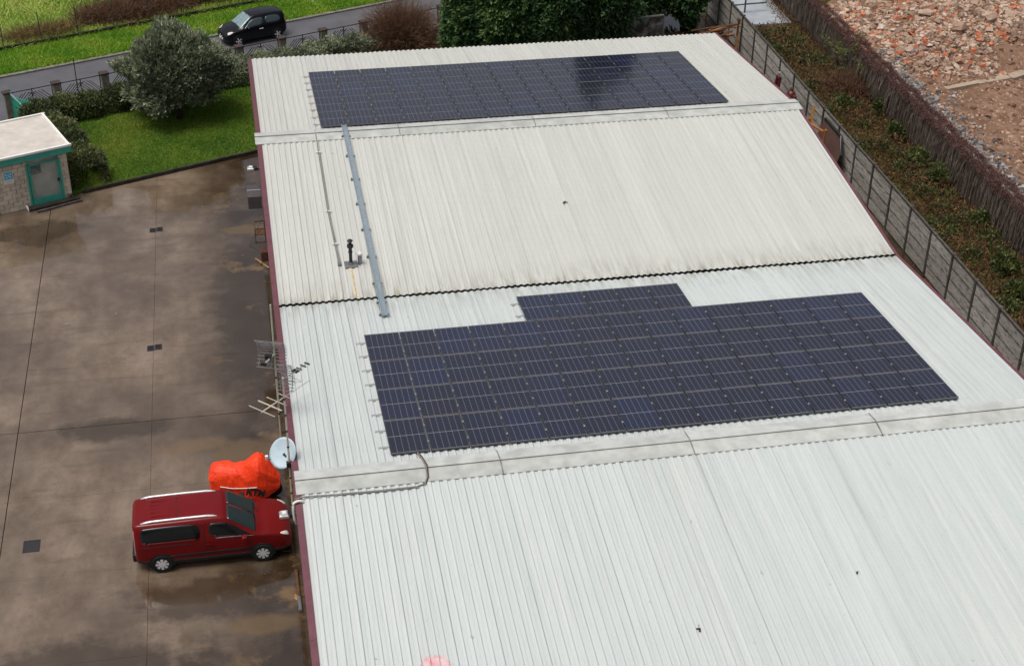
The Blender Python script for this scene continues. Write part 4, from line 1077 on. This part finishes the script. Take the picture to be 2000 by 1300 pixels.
# second fence, covered by dead creeper
pf2 = thing('creeper_fence', 'old concrete panel fence under hanging dead creeper beside the rubble', 'fence', (30.65, 0, 0))
post2 = MB().bbox((0, 0, 1.0), (.14, .13, 2.0), .012).mesh('post', m_post); pan2 = MB().bbox((0, 0, 0), (.06, 1.86, .62), .012).mesh('panel', m_conc)
for k in range(-5, 22):
    y = 33.2-2*k
    link('post', post2, pf2, (0, y, 0))
    for r in range(3): link('panel', pan2, pf2, (random.uniform(-.01, .01), y-1, .33+.63*r))

# ------------------------------------------------------------------ foliage
def stuff(name, lb, parts, mat, parent=None):
    V = np.concatenate([p[0] for p in parts]); T = np.concatenate([p[1] for p in parts])
    o = link(name, quads_mesh(name, V, T, mat), parent); o['kind'] = 'stuff'
    if lb: o['label'] = lb
    return o
def crown(name, mat, parent, radii, center, n_sprig, n_leaf, L, Wd, seed, amp=.25, up=-.4, upbias=.5, lumps=16, spread=.5, shell=(.7, 1.)):
    P, d, rad = lumpy(n_sprig, radii, lumps, amp, shell, up, seed)
    r = np.random.default_rng(seed+100)
    cl = unit(r.normal(size=(30, 3))); ct = r.uniform(.1, .9, 30)
    tone = ct[np.argmax(unit(P)@cl.T, axis=1)]*.5 + r.uniform(0, .5, len(P))
    D = d + np.array([0, 0, upbias]) + r.normal(size=P.shape)*.3
    V, T = sprigs(P+np.array(center), D, n_leaf, spread, L, Wd, tone, .12)
    return link(name, quads_mesh(name, V, T, mat), parent)
def trunk(parent, h, r, limbs, spread, mat=m_bark, seed=1):
    rr = random.Random(seed); m = MB()
    m.tube([(0, 0, -.05), (.03, .02, h*.3), (0, 0, h*.6), (.04, 0, h)], [r*1.25, r, r*.8, r*.35], 9)
    m.obj('trunk', mat, parent, smooth=True)
    m = MB()
    for k in range(limbs):
        a = rr.uniform(0, 6.28); z0 = h*rr.uniform(.15, .6); e = spread*rr.uniform(.6, 1.)
        m.tube([(0, 0, z0), (e*.5*math.cos(a), e*.5*math.sin(a), z0+e*.5), (e*math.cos(a+.2), e*math.sin(a+.2), z0+e*1.1)], [r*.5, r*.3, r*.1], 6)
    m.obj('limbs', mat, parent, smooth=True)

# round grey green shrub tree on the lawn
t = thing('round_shrub_tree', 'big round grey green shrub tree on the lawn', 'tree', (-3.45, 27.15, .1))
trunk(t, 2.2, .13, 9, 1.5, seed=2)
crown('crown', m_l_olive, t, (2.62, 2.45, 2.15), (0, .15, 2.3), 6800, 13, .18, .07, 4, amp=.30, up=-.8, upbias=1.0, lumps=60, spread=.36, shell=(.5, 1.))

def hedge(name, lb, path, wd, h, mat, n, seed, L=.11, Wd=.055):
    r = np.random.default_rng(seed); t = thing(name, lb, 'hedge', (path[0][0], path[0][1], 0))
    o = np.array([path[0][0], path[0][1], 0]); V, T = [], []
    segs = list(zip(path[:-1], path[1:])); tot = sum(math.dist(a, b_) for a, b_ in segs)
    for a, b_ in segs:
        a, b_ = np.array(a), np.array(b_); ln = np.linalg.norm(b_-a); k = int(n*ln/tot); d = (b_-a)/ln; pn = np.array([-d[1], d[0]])
        s_ = r.uniform(-.3, ln+.3, k); q = r.uniform(-1, 1, k); ang = r.uniform(-.25, math.pi+.25, k)
        hw = wd/2*(1+.18*np.sin(s_*2.1+seed)+.1*np.sin(s_*5.3)); hh = h*(1+.10*np.sin(s_*1.7+seed*2)+.07*np.sin(s_*4.9+1))
        ex = np.sign(np.cos(ang))*np.abs(np.cos(ang))**.55; ez = np.clip(np.sin(ang), 0, 1)**.6
        f = r.uniform(.78, 1.04, k)
        off = hw*ex*f; z = np.where(np.abs(ex) > .85, r.uniform(.05, .9, k)*hh, hh*ez*f)
        P = np.stack([a[0]+d[0]*s_+pn[0]*off, a[1]+d[1]*s_+pn[1]*off, z], 1)-o
        D = np.stack([pn[0]*ex, pn[1]*ex, ez+.35], 1)+r.normal(size=P.shape)*.35
        tone = .32+.28*np.sin(s_*3.1)*np.sin(z*4+s_)+r.uniform(-.2, .35, k)
        v, t2 = sprigs(P, D, 6, .6, L, Wd, tone, .15); V.append(v); T.append(t2)
    link('foliage', quads_mesh('foliage', np.concatenate(V), np.concatenate(T), mat), t)
    m = MB()
    for a, b_ in segs:
        for q in np.arange(.3, math.dist(a, b_), .6):
            x = a[0]+(b_[0]-a[0])*q/math.dist(a, b_)-o[0]; y = a[1]+(b_[1]-a[1])*q/math.dist(a, b_)-o[1]
            m.tube([(x, y, 0), (x+.1, y, h*.6)], .03, 5)
    m.obj('stems', m_bark, t)['kind'] = 'stuff'
hedge('hedge', 'clipped dark green hedge along the road fence', [uv(.9, -1.0)[:2], uv(5, -1.05)[:2], uv(9.5, -1.0)[:2]], 1.25, .98, m_l_hedge, 6500, 3)
hedge('hedge', 'dusty olive green hedge beside the fence behind the warehouse', [uv(9.9, -.95)[:2], uv(14, -.95)[:2], uv(19.3, -.95)[:2]], 1.2, 1.12, m_l_olive, 5200, 5)
hedge('hedge', 'dark hedge running from the road fence along the hut side to the yard', [uv(.95, -1.3)[:2], (-8.45, 23.8), (-7.35, 20.75)], 1.3, 1.15, m_l_hedge, 7000, 8)

# red brown bare bush
t = thing('bare_bush', 'red brown leafless bush in front of the road railings', 'bush', (8.1, 34.2, 0))
def twig_burst(n, rad, h, seg, wd, r, up=1.6, droop=0.):
    a = r.uniform(0, 2*np.pi, n); rr_ = r.uniform(0, 1, n)**.5*rad*.25
    P = np.stack([rr_*np.cos(a), rr_*np.sin(a), np.zeros(n)], 1)
    D = unit(np.stack([np.cos(a)*r.uniform(0, 1, n), np.sin(a)*r.uniform(0, 1, n), np.full(n, up)], 1)+r.normal(size=(n, 3))*.25)
    V, T = [], []; tone = r.uniform(0, 1, n)
    L = (h/seg)*r.uniform(.6, 1.1, n)[:, None]
    for s_ in range(seg):
        Q = P+D*L; X = unit(np.cross(D, r.normal(size=P.shape)))*wd*(1-.7*s_/seg)/2; X2 = X*(1-.7*(s_+1)/seg)
        V.append(np.stack([P-X, P+X, Q+X2, Q-X2], 1)); T.append(tone+r.normal(size=n)*.08)
        P = Q; D = unit(D+r.normal(size=P.shape)*.28+np.array([0, 0, -droop]))
    return np.concatenate(V), np.concatenate(T)
r_ = np.random.default_rng(5)
V, T = twig_burst(5200, 1.5, 3.0, 6, .03, r_, 1.3, .06)
V2, T2 = twig_burst(2600, 2.6, 1.7, 5, .03, r_, .55, .05)
V2 = V2*np.array([1.25, 1, 1])
link('twigs', quads_mesh('twigs', np.concatenate([V, V2]), np.concatenate([T, T2]), m_l_twig), t)
m = MB()
for k in range(9):
    a = k*.7; m.tube([(0, 0, 0), (.25*math.cos(a), .25*math.sin(a), .6), (.6*math.cos(a), .6*math.sin(a), 1.5)], [.04, .03, .012], 6)
m.obj('stems', m_l_twig if False else m_bark, t)

# dark evergreens behind the far eave
ev = [(11.6, 33.0, 1.6, 5.2, 'dark evergreen at the left end of the row next to the bare bush'), (13.3, 31.6, 2.0, 7.2, 'dark evergreen with dense sprays, second in the row behind the far eave'),
      (15.6, 30.8, 2.1, 8.0, 'dark evergreen in the middle of the row behind the far eave'), (18.1, 31.6, 2.2, 11.5, 'tallest evergreen of the row behind the far array'),
      (19.2, 34.2, 1.9, 7.0, 'evergreen with lighter sprays beside the leaning concrete slab'), (21.2, 36.2, 1.8, 6.5, 'evergreen standing behind the leaning concrete slab'), (24.0, 35.6, 1.3, 6.0, 'small evergreen at the right end of the row by the precast fence')]
for i, (x, y, rad, h, lb) in enumerate(ev):
    t = thing('evergreen_tree', lb, 'tree', (x, y, 0), 0, 'evergreens behind the warehouse')
    trunk(t, h*.8, .16, 8, rad*.6, seed=i)
    crown('crown', m_l_ever, t, (rad, rad, h*.52), (0, 0, h*.48), 4600 if h < 9 else 5600, 9, .24, .10, 20+i, amp=.34, up=-1., upbias=.1, lumps=34, spread=.6, shell=(.5, 1.))
t = thing('rust_shrub', 'small rust red leaved shrub among the evergreens', 'shrub', (15.9, 28.4, 0))
crown('foliage', m_l_brown, t, (.45, .45, .5), (0, 0, .9), 160, 7, .14, .07, 77); MB().tube([(0, 0, 0), (0, 0, .9)], .03, 5).obj('stem', m_bark, t)

# field side: straw mounds and brambles
r_ = np.random.default_rng(9)
def mound(name, lb, cx, cy, rx, ry, h, n, mat, seg=4, wd=.035, droop=.22, seed=0):
    r = np.random.default_rng(seed); a = r.uniform(0, 6.28, n); q = r.uniform(0, 1, n)**.5
    P0 = np.stack([rx*q*np.cos(a), ry*q*np.sin(a), np.zeros(n)], 1)
    V, T = twig_burst(n, .2, h, seg, wd, r, 1.2, droop)
    V = V+np.tile(P0, (seg, 1))[:, None, :]
    o = link(name, quads_mesh(name, V, T, mat), None, (cx, cy, 0), (0, 0, AU)); return tag(o, lb, 'undergrowth', None, 'stuff')
def mound_uv(name, lb, u, v, *a, **k): p = uv(u, v); return mound(name, lb, p[0], p[1], *a, **k)
mound_uv('straw_grass', 'dry straw coloured grass clump behind the low wall', 4.6, 10.0, 2.1, .7, 1.0, 1800, m_l_straw, seed=1)
mound_uv('straw_grass', 'dry straw grass clump at the left edge behind the wall', .4, 9.9, .7, .5, .8, 500, m_l_straw, seed=2)
mound_uv('brambles', 'brown dry bramble thicket behind the low wall above the shrub tree', 10.2, 10.6, 3.6, 1.2, 1.5, 5200, m_l_twig, seed=3)
mound_uv('brambles', 'dark brown bramble thicket behind the black hatchback', 15.6, 11.4, 2.9, 1.6, 1.7, 4200, m_l_brown, seed=4)
mound_uv('brambles', 'dark brown bramble thicket in the field beyond the white post', 20.2, 12.6, 2.6, 1.6, 1.5, 3000, m_l_brown, seed=5)

# overgrown strip between the two fences
def strip_tangle(n, seed, mat, xr, yr, h, name, lb, droop=.3, wd=.03):
    r = np.random.default_rng(seed); x = r.uniform(*xr, n); y = r.uniform(*yr, n)
    keep = (np.sin(x*1.3+y*.7+seed)*np.sin(y*.5-x*.6)+r.uniform(-1, .9, n)) > -.6
    x, y = x[keep], y[keep]; keep = ~((y > 34.6) & (x < 29.7)); x, y = x[keep], y[keep]; k = len(x)
    V, T = twig_burst(k, .3, h, 4, wd, r, 1.0, droop); V = V+np.tile(np.stack([x, y, np.full(k, -.04)], 1), (4, 1))[:, None, :]
    return tag(link(name, quads_mesh(name, V, T, mat)), lb, None, None, 'stuff')
strip_tangle(15000, 31, m_l_brown, (26.3, 30.5), (2, 41), .75, 'bramble_tangle', 'dark red brown bramble tangle filling the strip between the fences')
strip_tangle(2600, 33, m_l_straw, (28.0, 30.3), (25, 41), .65, 'strip_straw', 'dry yellow grass tufts at the far end of the strip', wd=.04)
strip_tangle(1500, 35, m_l_straw, (26.6, 30.3), (4, 26), .45, 'strip_straw', 'thin scattered straw stalks among the brambles')
def patch_weeds(n, seed, cs, name, lb):
    r = np.random.default_rng(seed); V, T = [], []
    for x, y, rad, h in cs:
        k = int(n*rad*rad); P, d, _ = lumpy(k, (rad, rad, h), 8, .3, (.3, 1.), -.1, seed+int(x*7+y*3))
        P = P+np.array([x, y, .05]); v, t = sprigs(P, d+np.array([0, 0, .5]), 5, .7, .13, .07, r.uniform(.1, .8, len(P)), .15); V.append(v); T.append(t)
    return tag(link(name, quads_mesh(name, np.concatenate(V), np.concatenate(T), m_l_green)), lb, None, None, 'stuff')
r_ = np.random.default_rng(36); n = 5500
x, y = r_.uniform(26.3, 30.4, n), r_.uniform(2, 34.5, n); k = np.sin(x*1.9+y)*np.sin(y*.9-x*.4)+r_.uniform(-.6, .6, n) > -.15; x, y = x[k], y[k]; n = len(x)
v, tt_ = sprigs(np.stack([x, y, r_.uniform(.05, .5, n)], 1), r_.normal(size=(n, 3))+np.array([0, 0, .6]), 4, .8, .12, .06, r_.uniform(0, 1, n), .15)
tag(link('dead_leaves', quads_mesh('dead_leaves', v, tt_, m_l_brown)), 'rust brown dead leaves caught in the brambles', None, None, 'stuff')
m_l_rank = leafmat('yellow_green_rank_grass', [(.035, .055, .012), (.095, .125, .026), (.24, .23, .06)], .8, .2)
strip_tangle(10500, 38, m_l_rank, (26.4, 30.4), (3, 34.5), .55, 'rank_grass', 'yellow green rank grass among the brambles', .35, .045)
m_l_rust = leafmat('rust_stalks', [(.09, .035, .015), (.20, .08, .03), (.32, .15, .06)], .8, .15)
strip_tangle(3200, 39, m_l_rust, (26.4, 30.4), (3, 34.5), .6, 'rust_stalks', 'rust orange dead stalks among the brambles', .3, .035)
patch_weeds(380, 41, [(27.2+2.8*random.random(), 3+random.random()*31, .3+.35*random.random(), .25) for _ in range(64)] + [(29.4, 29.6, 1.1, .2), (28.9, 31.6, .8, .25), (28.2, 33.2, .7, .25)], 'weeds', 'low green weeds growing through the brambles')
sh = [(30.2, 22.6, .45, .55, 'bright green leafy shrub by the creeper fence opposite the trestle'), (29.95, 19.9, .5, .45, 'low bright green shrub below the creeper fence near the rubble strip'),
      (29.9, 17.1, .85, .42, 'largest dark green shrub in the strip between the fences'), (29.9, 15.0, .6, .5, 'spreading dark shrub just nearer than the largest strip shrub'), (28.6, 23.4, .5, .4, 'small green shrub in the middle of the strip'),
      (30.4, 11.0, .6, .5, 'green shrub against the creeper fence at the right picture edge'), (29.2, 7.0, .7, .5, 'yellow green shrub lowest in the strip at the right'), (28.8, 5.2, .6, .4, 'low shrub at the bottom end of the strip behind the precast fence')]
for i, (x, y, rad, h, lb) in enumerate(sh):
    t = thing('shrub', lb, 'shrub', (x, y, 0), 0, 'shrubs between the two fences')
    crown('foliage', m_l_green, t, (rad, rad, h), (0, 0, h*.75), int(260*rad/.7), 6, .16, .07, 60+i, amp=.55, up=-.5, upbias=.4, lumps=9, spread=.8, shell=(.2, 1.))
    m = MB()
    for k in range(4): m.tube([(0, 0, -.05), (.2*math.cos(k*1.6)*rad, .2*math.sin(k*1.6)*rad, h)], [.025, .008], 5)
    m.obj('stems', m_bark, t)
t = thing('tall_weed', 'clump of tall weeds with yellow green heads against the creeper fence', 'weed', (30.15, 27.2, 0))
r_ = np.random.default_rng(15); m = MB(); hp = []
for k in range(16):
    x, y = r_.normal(0, .45), r_.normal(0, .9); h = r_.uniform(1.3, 1.9); m.tube([(x, y, 0), (x*1.1, y*1.1, h)], [.012, .006], 4); hp.append((x*1.1, y*1.1, h))
m.obj('stalks', m_l_straw if False else m_bark, t)
P = np.repeat(np.array(hp), 16, 0)+r_.normal(size=(256, 3))*.12
v, tt_ = sprigs(P, r_.normal(size=P.shape)+np.array([0, 0, 1]), 4, .6, .10, .06, r_.uniform(.5, 1, 256), .1)
link('flower_heads', quads_mesh('flower_heads', v, tt_, m_l_green), t)
mound('bramble_bush', 'rusty brown dry bush below the tall weeds', 29.6, 25.4, .8, 1.0, 1.3, 1500, m_l_twig, seed=21)

# dead creeper over the second fence: a mop on top and hanging strands
cre = thing('dead_creeper', 'dark maroon brown dead creeper draped over the old fence by the rubble', 'creeper', (30.65, 0, 0))
r_ = np.random.default_rng(51); n = 12000
y = r_.uniform(-8, 43, n); dens = .62+.38*np.sin(y*.8)*np.sin(y*.37+1); k = r_.uniform(0, 1, n) < np.where(y > 27.5, dens*.8, .75+.25*dens); y = y[k]; n = len(y)
a = r_.uniform(0, math.pi, n); rad = .17+.05*np.sin(y*1.9)+.04*np.sin(y*4.3)
P = np.stack([np.cos(a)*rad*r_.uniform(.6, 1.2, n), y, 1.95+np.sin(a)*rad*.75*r_.uniform(.5, 1.2, n)], 1)
D = np.stack([np.cos(a)*1.2, r_.normal(size=n)*.5, np.sin(a)*.5-.5], 1)
v, tt_ = sprigs(P, D, 6, .7, .15, .022, r_.uniform(.0, .9, n), .15)
link('mop', quads_mesh('mop', v, tt_, m_l_creep), cre)
n = 26000
y = r_.uniform(-8, 41, n); dens = .5+.5*np.sin(y*1.1+.6)*np.sin(y*.43); k = r_.uniform(0, 1, n) < np.where(y > 27.5, .25+.25*dens, .55+.45*dens); y = y[k]; n = len(y)
x = -.12-.25*r_.uniform(0, 1, n)**2; top = 1.9+.1*r_.normal(size=n); ln = r_.uniform(.5, 1.8, n); V, T = [], []; tone = r_.uniform(0, 1, n); wd = r_.uniform(.012, .04, n)
p = np.stack([x, y, top], 1)
for s_ in range(3):
    q = p+np.stack([r_.normal(size=n)*.03-.02, r_.normal(size=n)*.05, -np.minimum(ln/3, np.maximum(p[:, 2]-.05, .01))], 1); X = np.stack([np.zeros(n), wd, np.zeros(n)], 1)/2
    V.append(np.stack([p-X, p+X, q+X*.8, q-X*.8], 1)); T.append(tone); p = q
link('hanging_strands', quads_mesh('hanging_strands', np.concatenate(V), np.concatenate(T), m_l_strand), cre)

# ------------------------------------------------------------------ rubble
def chunk_mesh(name, seed, flat, mat):
    r = np.random.default_rng(seed)
    nlow, ntop = 5+seed % 3, 4+seed % 3
    a0 = np.sort(r.uniform(0, 6.28, nlow)); a0 = np.linspace(0, 6.28, nlow, endpoint=False)+r.normal(size=nlow)*.25
    vs = []
    for z, sc in ((-.5, .8), (.05, 1.), (.5, .68)):
        for a in a0:
            q = r.uniform(.75, 1.15); vs.append((.5*sc*q*math.cos(a), .5*sc*q*math.sin(a)*.75, z*flat+r.normal()*.06))
    fs = []; n = nlow
    for q in range(2):
        for k in range(n): fs.append((q*n+k, q*n+(k+1) % n, (q+1)*n+(k+1) % n, (q+1)*n+k))
    fs += [tuple(range(n-1, -1, -1)), tuple(range(2*n, 3*n))]
    return MB().add(vs, fs).mesh(name, mat)
cm = [chunk_mesh('rubble_chunk', i, (.35, .6, .9, .5)[i % 4], m_chunk) for i in range(14)]
bm_ = [chunk_mesh('broken_brick', 40+i, .5, m_brick) for i in range(5)]
r_ = np.random.default_rng(61)
def scatter_pt(r):
    while True:
        x, y = r.uniform(31.2, 46), r.uniform(26.0, 44)
        if x < 34.6 and y > 35.5: continue
        if y > 37.4+(x-36)*.5 and x < 40: continue
        if x+y*.0 > 38.5 and y < 28.2: continue
        return x, y
for i in range(240):
    x, y = scatter_pt(r_); s_ = .30+.62*r_.uniform(0, 1)**2.5
    o = link('rubble_chunk', cm[i % 14], None, (x, y, float(heap_z(x, y))+.05*s_), (r_.normal()*.5, r_.normal()*.5, r_.uniform(0, 6.28)), (s_*r_.uniform(.8, 1.4), s_, s_*r_.uniform(.7, 1.1)))
    tag(o, 'broken lump of pale concrete or masonry lying on the rubble heap', 'rubble', 'masonry lumps on the rubble heap')
for i in range(48):
    x, y = scatter_pt(r_); s_ = .26+.28*r_.uniform(0, 1)**2
    o = link('broken_brick', bm_[i % 5], None, (x, y, float(heap_z(x, y))+.08*s_), (r_.normal()*.5, r_.normal()*.5, r_.uniform(0, 6.28)), (s_*1.4, s_, s_))
    tag(o, 'orange red piece of broken brick lying on the rubble heap', 'brick', 'brick pieces on the rubble heap')
# larger slabs that read singly
big = [((36.2, 31.0), (1.3, .7, .28), 'long pale slab tilted near the top of the rubble heap'), ((33.9, 31.6), (1.0, .75, .3), 'grey block at the left flank of the rubble heap'),
       ((39.6, 33.6), (1.5, .7, .25), 'flat beige slab high on the right side of the rubble heap'), ((37.0, 29.0), (.95, .75, .5), 'orange and beige lump low on the front of the rubble heap'), ((41.6, 36.6), (2.2, 1.2, .2), 'large flat grey slab at the very top of the rubble heap')]
for i, ((x, y), d_, lb) in enumerate(big):
    o = link('rubble_slab', cm[i*3 % 14], None, (x, y, float(heap_z(x, y))+.14), (.25*(-1)**i, .15, i*1.1), (d_[0], d_[1]*1.2, d_[2]*2)); tag(o, lb, 'slab')
def fine_chunks(n, pts, s0, s1, r, tone):
    base = np.array([(-.5, -.4, -.3), (.5, -.4, -.3), (.5, .4, -.3), (-.5, .4, -.3), (-.4, -.3, .3), (.4, -.35, .3), (.35, .3, .3), (-.4, .35, .3)])
    fcs = np.array([(4, 5, 6, 7), (0, 1, 5, 4), (1, 2, 6, 5), (2, 3, 7, 6), (3, 0, 4, 7)])
    B = base[None]*(1+r.normal(size=(n, 8, 3))*.25); s_ = s0+(s1-s0)*r.uniform(0, 1, n)**2.5
    B = B*s_[:, None, None]; a = r.uniform(0, 6.28, n); b_ = r.normal(size=n)*.6
    ca, sa, cb, sb = np.cos(a), np.sin(a), np.cos(b_), np.sin(b_)
    x, y, z = B[..., 0], B[..., 1], B[..., 2]
    y2, z2 = y*cb[:, None]-z*sb[:, None], y*sb[:, None]+z*cb[:, None]
    B = np.stack([x*ca[:, None]-y2*sa[:, None], x*sa[:, None]+y2*ca[:, None], z2], -1)+pts[:, None, :]
    return B[:, fcs].reshape(-1, 4, 3), np.repeat(tone, 5)
n = 11000; pts = []
while len(pts) < n:
    pts.append(scatter_pt(r_))
pts = np.array(pts); P = np.stack([pts[:, 0], pts[:, 1], heap_z(pts[:, 0], pts[:, 1])+.02], 1)
tone = np.where(r_.uniform(0, 1, n) < .11, 1., r_.uniform(0, .72, n))
V, T = fine_chunks(n, P, .07, .34, r_, tone)
tag(link('rubble_heap', quads_mesh('rubble_heap', V, T, m_fine)), 'heap of small broken brick, tile and concrete rubble', None, None, 'stuff')
n = 7000; y = r_.uniform(4, 28, n); x = 31.0+np.abs(r_.normal(size=n))*1.2
P = np.stack([x, y, heap_z(x, y)+.03], 1); V, T = fine_chunks(n, P, .07, .30, r_, r_.uniform(0, 1, n)**1.3)
tag(link('grey_rubble', quads_mesh('grey_rubble', V, T, m_grub)), 'narrow bank of grey broken rubble along the creeper fence', None, None, 'stuff')
m_clod = leafmat('red_brown_clods', [(.12, .06, .04), (.24, .135, .09), (.34, .215, .15)], .95, 0.)
n = 9000; x = r_.uniform(32.6, 48, n); y = r_.uniform(6, 28.5, n)
k = np.sin(x*1.1+y*.5)*np.sin(y*.9-x*.3)+r_.uniform(-.8, .8, n) > -.1; x, y = x[k], y[k]
P = np.stack([x, y, heap_z(x, y)-.02], 1); V, T = fine_chunks(len(x), P, .06, .30, r_, r_.uniform(0, 1, len(x)))
tag(link('soil_clods', quads_mesh('soil_clods', V, T, m_clod)), 'red brown clods of earth over the bare demolition ground', None, None, 'stuff')
n = 7000; x = r_.uniform(33, 48, n); y = r_.uniform(8, 30, n)
P = np.stack([x, y, heap_z(x, y)], 1); V, T = fine_chunks(n, P, .03, .16, r_, r_.uniform(0, .8, n))
tag(link('scattered_rubble', quads_mesh('scattered_rubble', V, T, m_fine)), 'small stones scattered over the bare dirt', None, None, 'stuff')
for (a, b_, wd, lb) in (((34.7, 24.9), (36.6, 25.35), .34, 'thin left piece of pale concrete strip half buried in the dirt'), ((36.65, 25.4), (38.6, 25.8), .46, 'middle piece of pale concrete strip half buried in the dirt'), ((38.7, 25.85), (41.5, 26.6), .55, 'wide right piece of pale concrete strip half buried in the dirt')):
    tag(MB().bar((a[0], a[1], heap_z(*a)-.10), (b_[0], b_[1], heap_z(*b_)-.07), wd, .28).obj('concrete_beam', plain('pale_beam', (.42, .33, .25), .85, .25, var=.12, scale=2)), lb, 'beam')

# ------------------------------------------------------------------ alley clutter on the right and behind the building
t = thing('leaning_slab', 'mossy concrete slab standing upright behind the far eave', 'slab', (20.95, 32.4, 0), R(8))
MB().bbox((0, 0, .95), (1.85, .12, 1.9), .02).obj('slab_body', m_conc, t); MB().box((0, -.0, 1.93), (1.9, .16, .06)).obj('slab_edge', m_kerb, t); MB().box((.95, 0, .95), (.06, .16, 1.9)).obj('slab_edge', m_kerb, t)
t = thing('timber_pile', 'untidy pile of rusty brown boards and offcuts at the far corner of the warehouse', 'timber pile', (24.2, 31.0, 0), R(20))
rr = random.Random(4)
for k in range(26):
    z = .1+.06*k+rr.uniform(0, .05); x = rr.gauss(0, .35); y = rr.gauss(0, .3)
    MB().bar((x-1.0+rr.uniform(-.3, .3), y+rr.uniform(-.5, .5), z), (x+1.0, y+rr.uniform(-.5, .5), z+rr.uniform(-.1, .15)), .13, .05).obj('board', rr.choice([m_wood, m_owood, m_rust, m_rust]), t)
for k in range(5): MB().bbox((-1.0+rr.gauss(0, .2), rr.gauss(-.3, .3), 1.3+.08*k), (.28, .24, .2), .02, rr.uniform(0, 3)).obj('offcut', m_kerb, t)
t = thing('wooden_prop', 'orange timber prop with splayed foot leaning near the far roof corner', 'prop', (25.05, 29.6, 0))
MB().bar((0, 0, 0), (.1, .35, 1.55), .12, .09).obj('upright', m_owood, t); MB().bar((-.25, -.25, 0), (.02, .1, .7), .1, .07).obj('foot_brace', m_owood, t); MB().bar((.3, -.1, 0), (.05, .12, .8), .1, .07).obj('foot_brace', m_owood, t)
t = thing('wooden_prop', 'thin rusty brown prop standing against the precast fence behind the timber pile', 'prop', (25.5, 31.0, 0))
MB().bar((0, 0, 0), (.15, .3, 1.9), .09, .09).obj('upright', m_rust, t); MB().box((.16, .32, 1.92), (.2, .2, .06)).obj('head_plate', m_rust, t)
t = thing('timber_trestle', 'orange timber trestle frame leaning against the precast fence', 'trestle', (25.0, 17.6, 0))
MB().bar((.0, .9, .5), (.25, 1.55, 2.35), .22, .06, up=(1, 0, 0)).obj('plank', plain('yellow_timber', (.55, .27, .07), .6, .35, var=.15, scale=7), t)
MB().bar((-.15, 1.2, 1.75), (.05, -.4, 1.95), .12, .07).obj('cross_rail', m_owood, t)
MB().bar((.0, -.45, 0), (.1, -.55, 2.1), .16, .08, up=(1, 0, 0)).obj('leg', m_owood, t); MB().bar((-.1, 1.25, 0), (0, 1.2, 1.9), .14, .08, up=(1, 0, 0)).obj('leg', m_owood, t)
MB().bar((-.1, -.5, .8), (-.1, 1.2, 1.3), .1, .06).obj('cross_rail', m_owood, t)
t = thing('leaning_board', 'dark maroon board with black rubber edge leaning against the precast fence behind the trestle', 'board', (25.5, 17.5, 0))
MB().add([(-.3, -1.3, 0), (-.3, 1.5, 0), (.28, 1.4, 1.75), (.28, -.6, 1.75), (.1, -1.25, 1.2)], [(0, 1, 2, 3, 4)]).add([(-.26, -1.3, 0), (-.26, 1.5, 0), (.32, 1.4, 1.75), (.32, -.6, 1.75), (.14, -1.25, 1.2)], [(4, 3, 2, 1, 0)]).obj('sheet', plain('dull_maroon_board', (.13, .07, .06), .6, .3), t)
MB().tube([(.31, 1.4, 1.78), (.31, -.6, 1.78), (.13, -1.28, 1.2), (-.28, -1.33, .02)], .07, 8).obj('edge_strip', m_black, t)
m_dred = plain('dark_red_enamel', (.10, .012, .014), .4, .5, var=.1)
t = thing('steel_trestle', 'dark red arched steel frame standing against the precast fence', 'frame', (25.35, 24.3, 0))
for s_ in (-1, 1): MB().bar((-.1, s_*.42, 0), (.12, s_*.14, 1.55), .16, .10, up=(1, 0, 0)).obj('leg', m_dred, t)
MB().bar((.12, -.2, 1.58), (.12, .2, 1.58), .14, .14).obj('head', m_dred, t); MB().lathe([(.05, 1.62), (.05, 1.78), (.08, 1.8), (.08, 1.86)], 10, (.12, 0, 0)).obj('top_fitting', m_alu, t)
for k, (yy, h, lb) in enumerate(((22.2, 1.9, 'taller dark red gas bottle shape left of its pair by the precast fence'), (21.7, 1.7, 'shorter dark red gas bottle shape right of its pair by the precast fence'))):
    t = thing('gas_cylinder', lb.replace(' shape', '').replace(' left of its pair', ' of the pair').replace(' right of its pair', ' of the pair'), 'gas cylinder', (25.35, yy, 0), 0, 'gas cylinders in the alley')
    MB().lathe([(.24, 0), (.25, .05), (.25, h-.4), (.2, h-.22), (.09, h-.1)], 16).obj('bottle', m_dred, t, smooth=True); MB().lathe([(.09, h-.1), (.09, h+.02), (.06, h+.05)], 12).obj('valve_cap', m_rust, t)
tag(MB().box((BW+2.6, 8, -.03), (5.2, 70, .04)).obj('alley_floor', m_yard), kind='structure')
# pale pad beyond the fence with a dark pole frame
tag(MB().box((28.2, 39.6, .05), (3.9, 9, .12)).obj('pale_pad', m_pad), kind='structure')
t = thing('pole_frame', 'dark pole and crossbar standing on the pale pad beyond the fence', 'frame', (28.0, 37.0, .1))
MB().tube([(0, 0, 0), (0, 0, 2.2)], .05, 7).obj('pole', m_pole, t); MB().tube([(-1.2, 0, .45), (1.3, .1, .5)], .04, 7).obj('crossbar', m_pole, t)
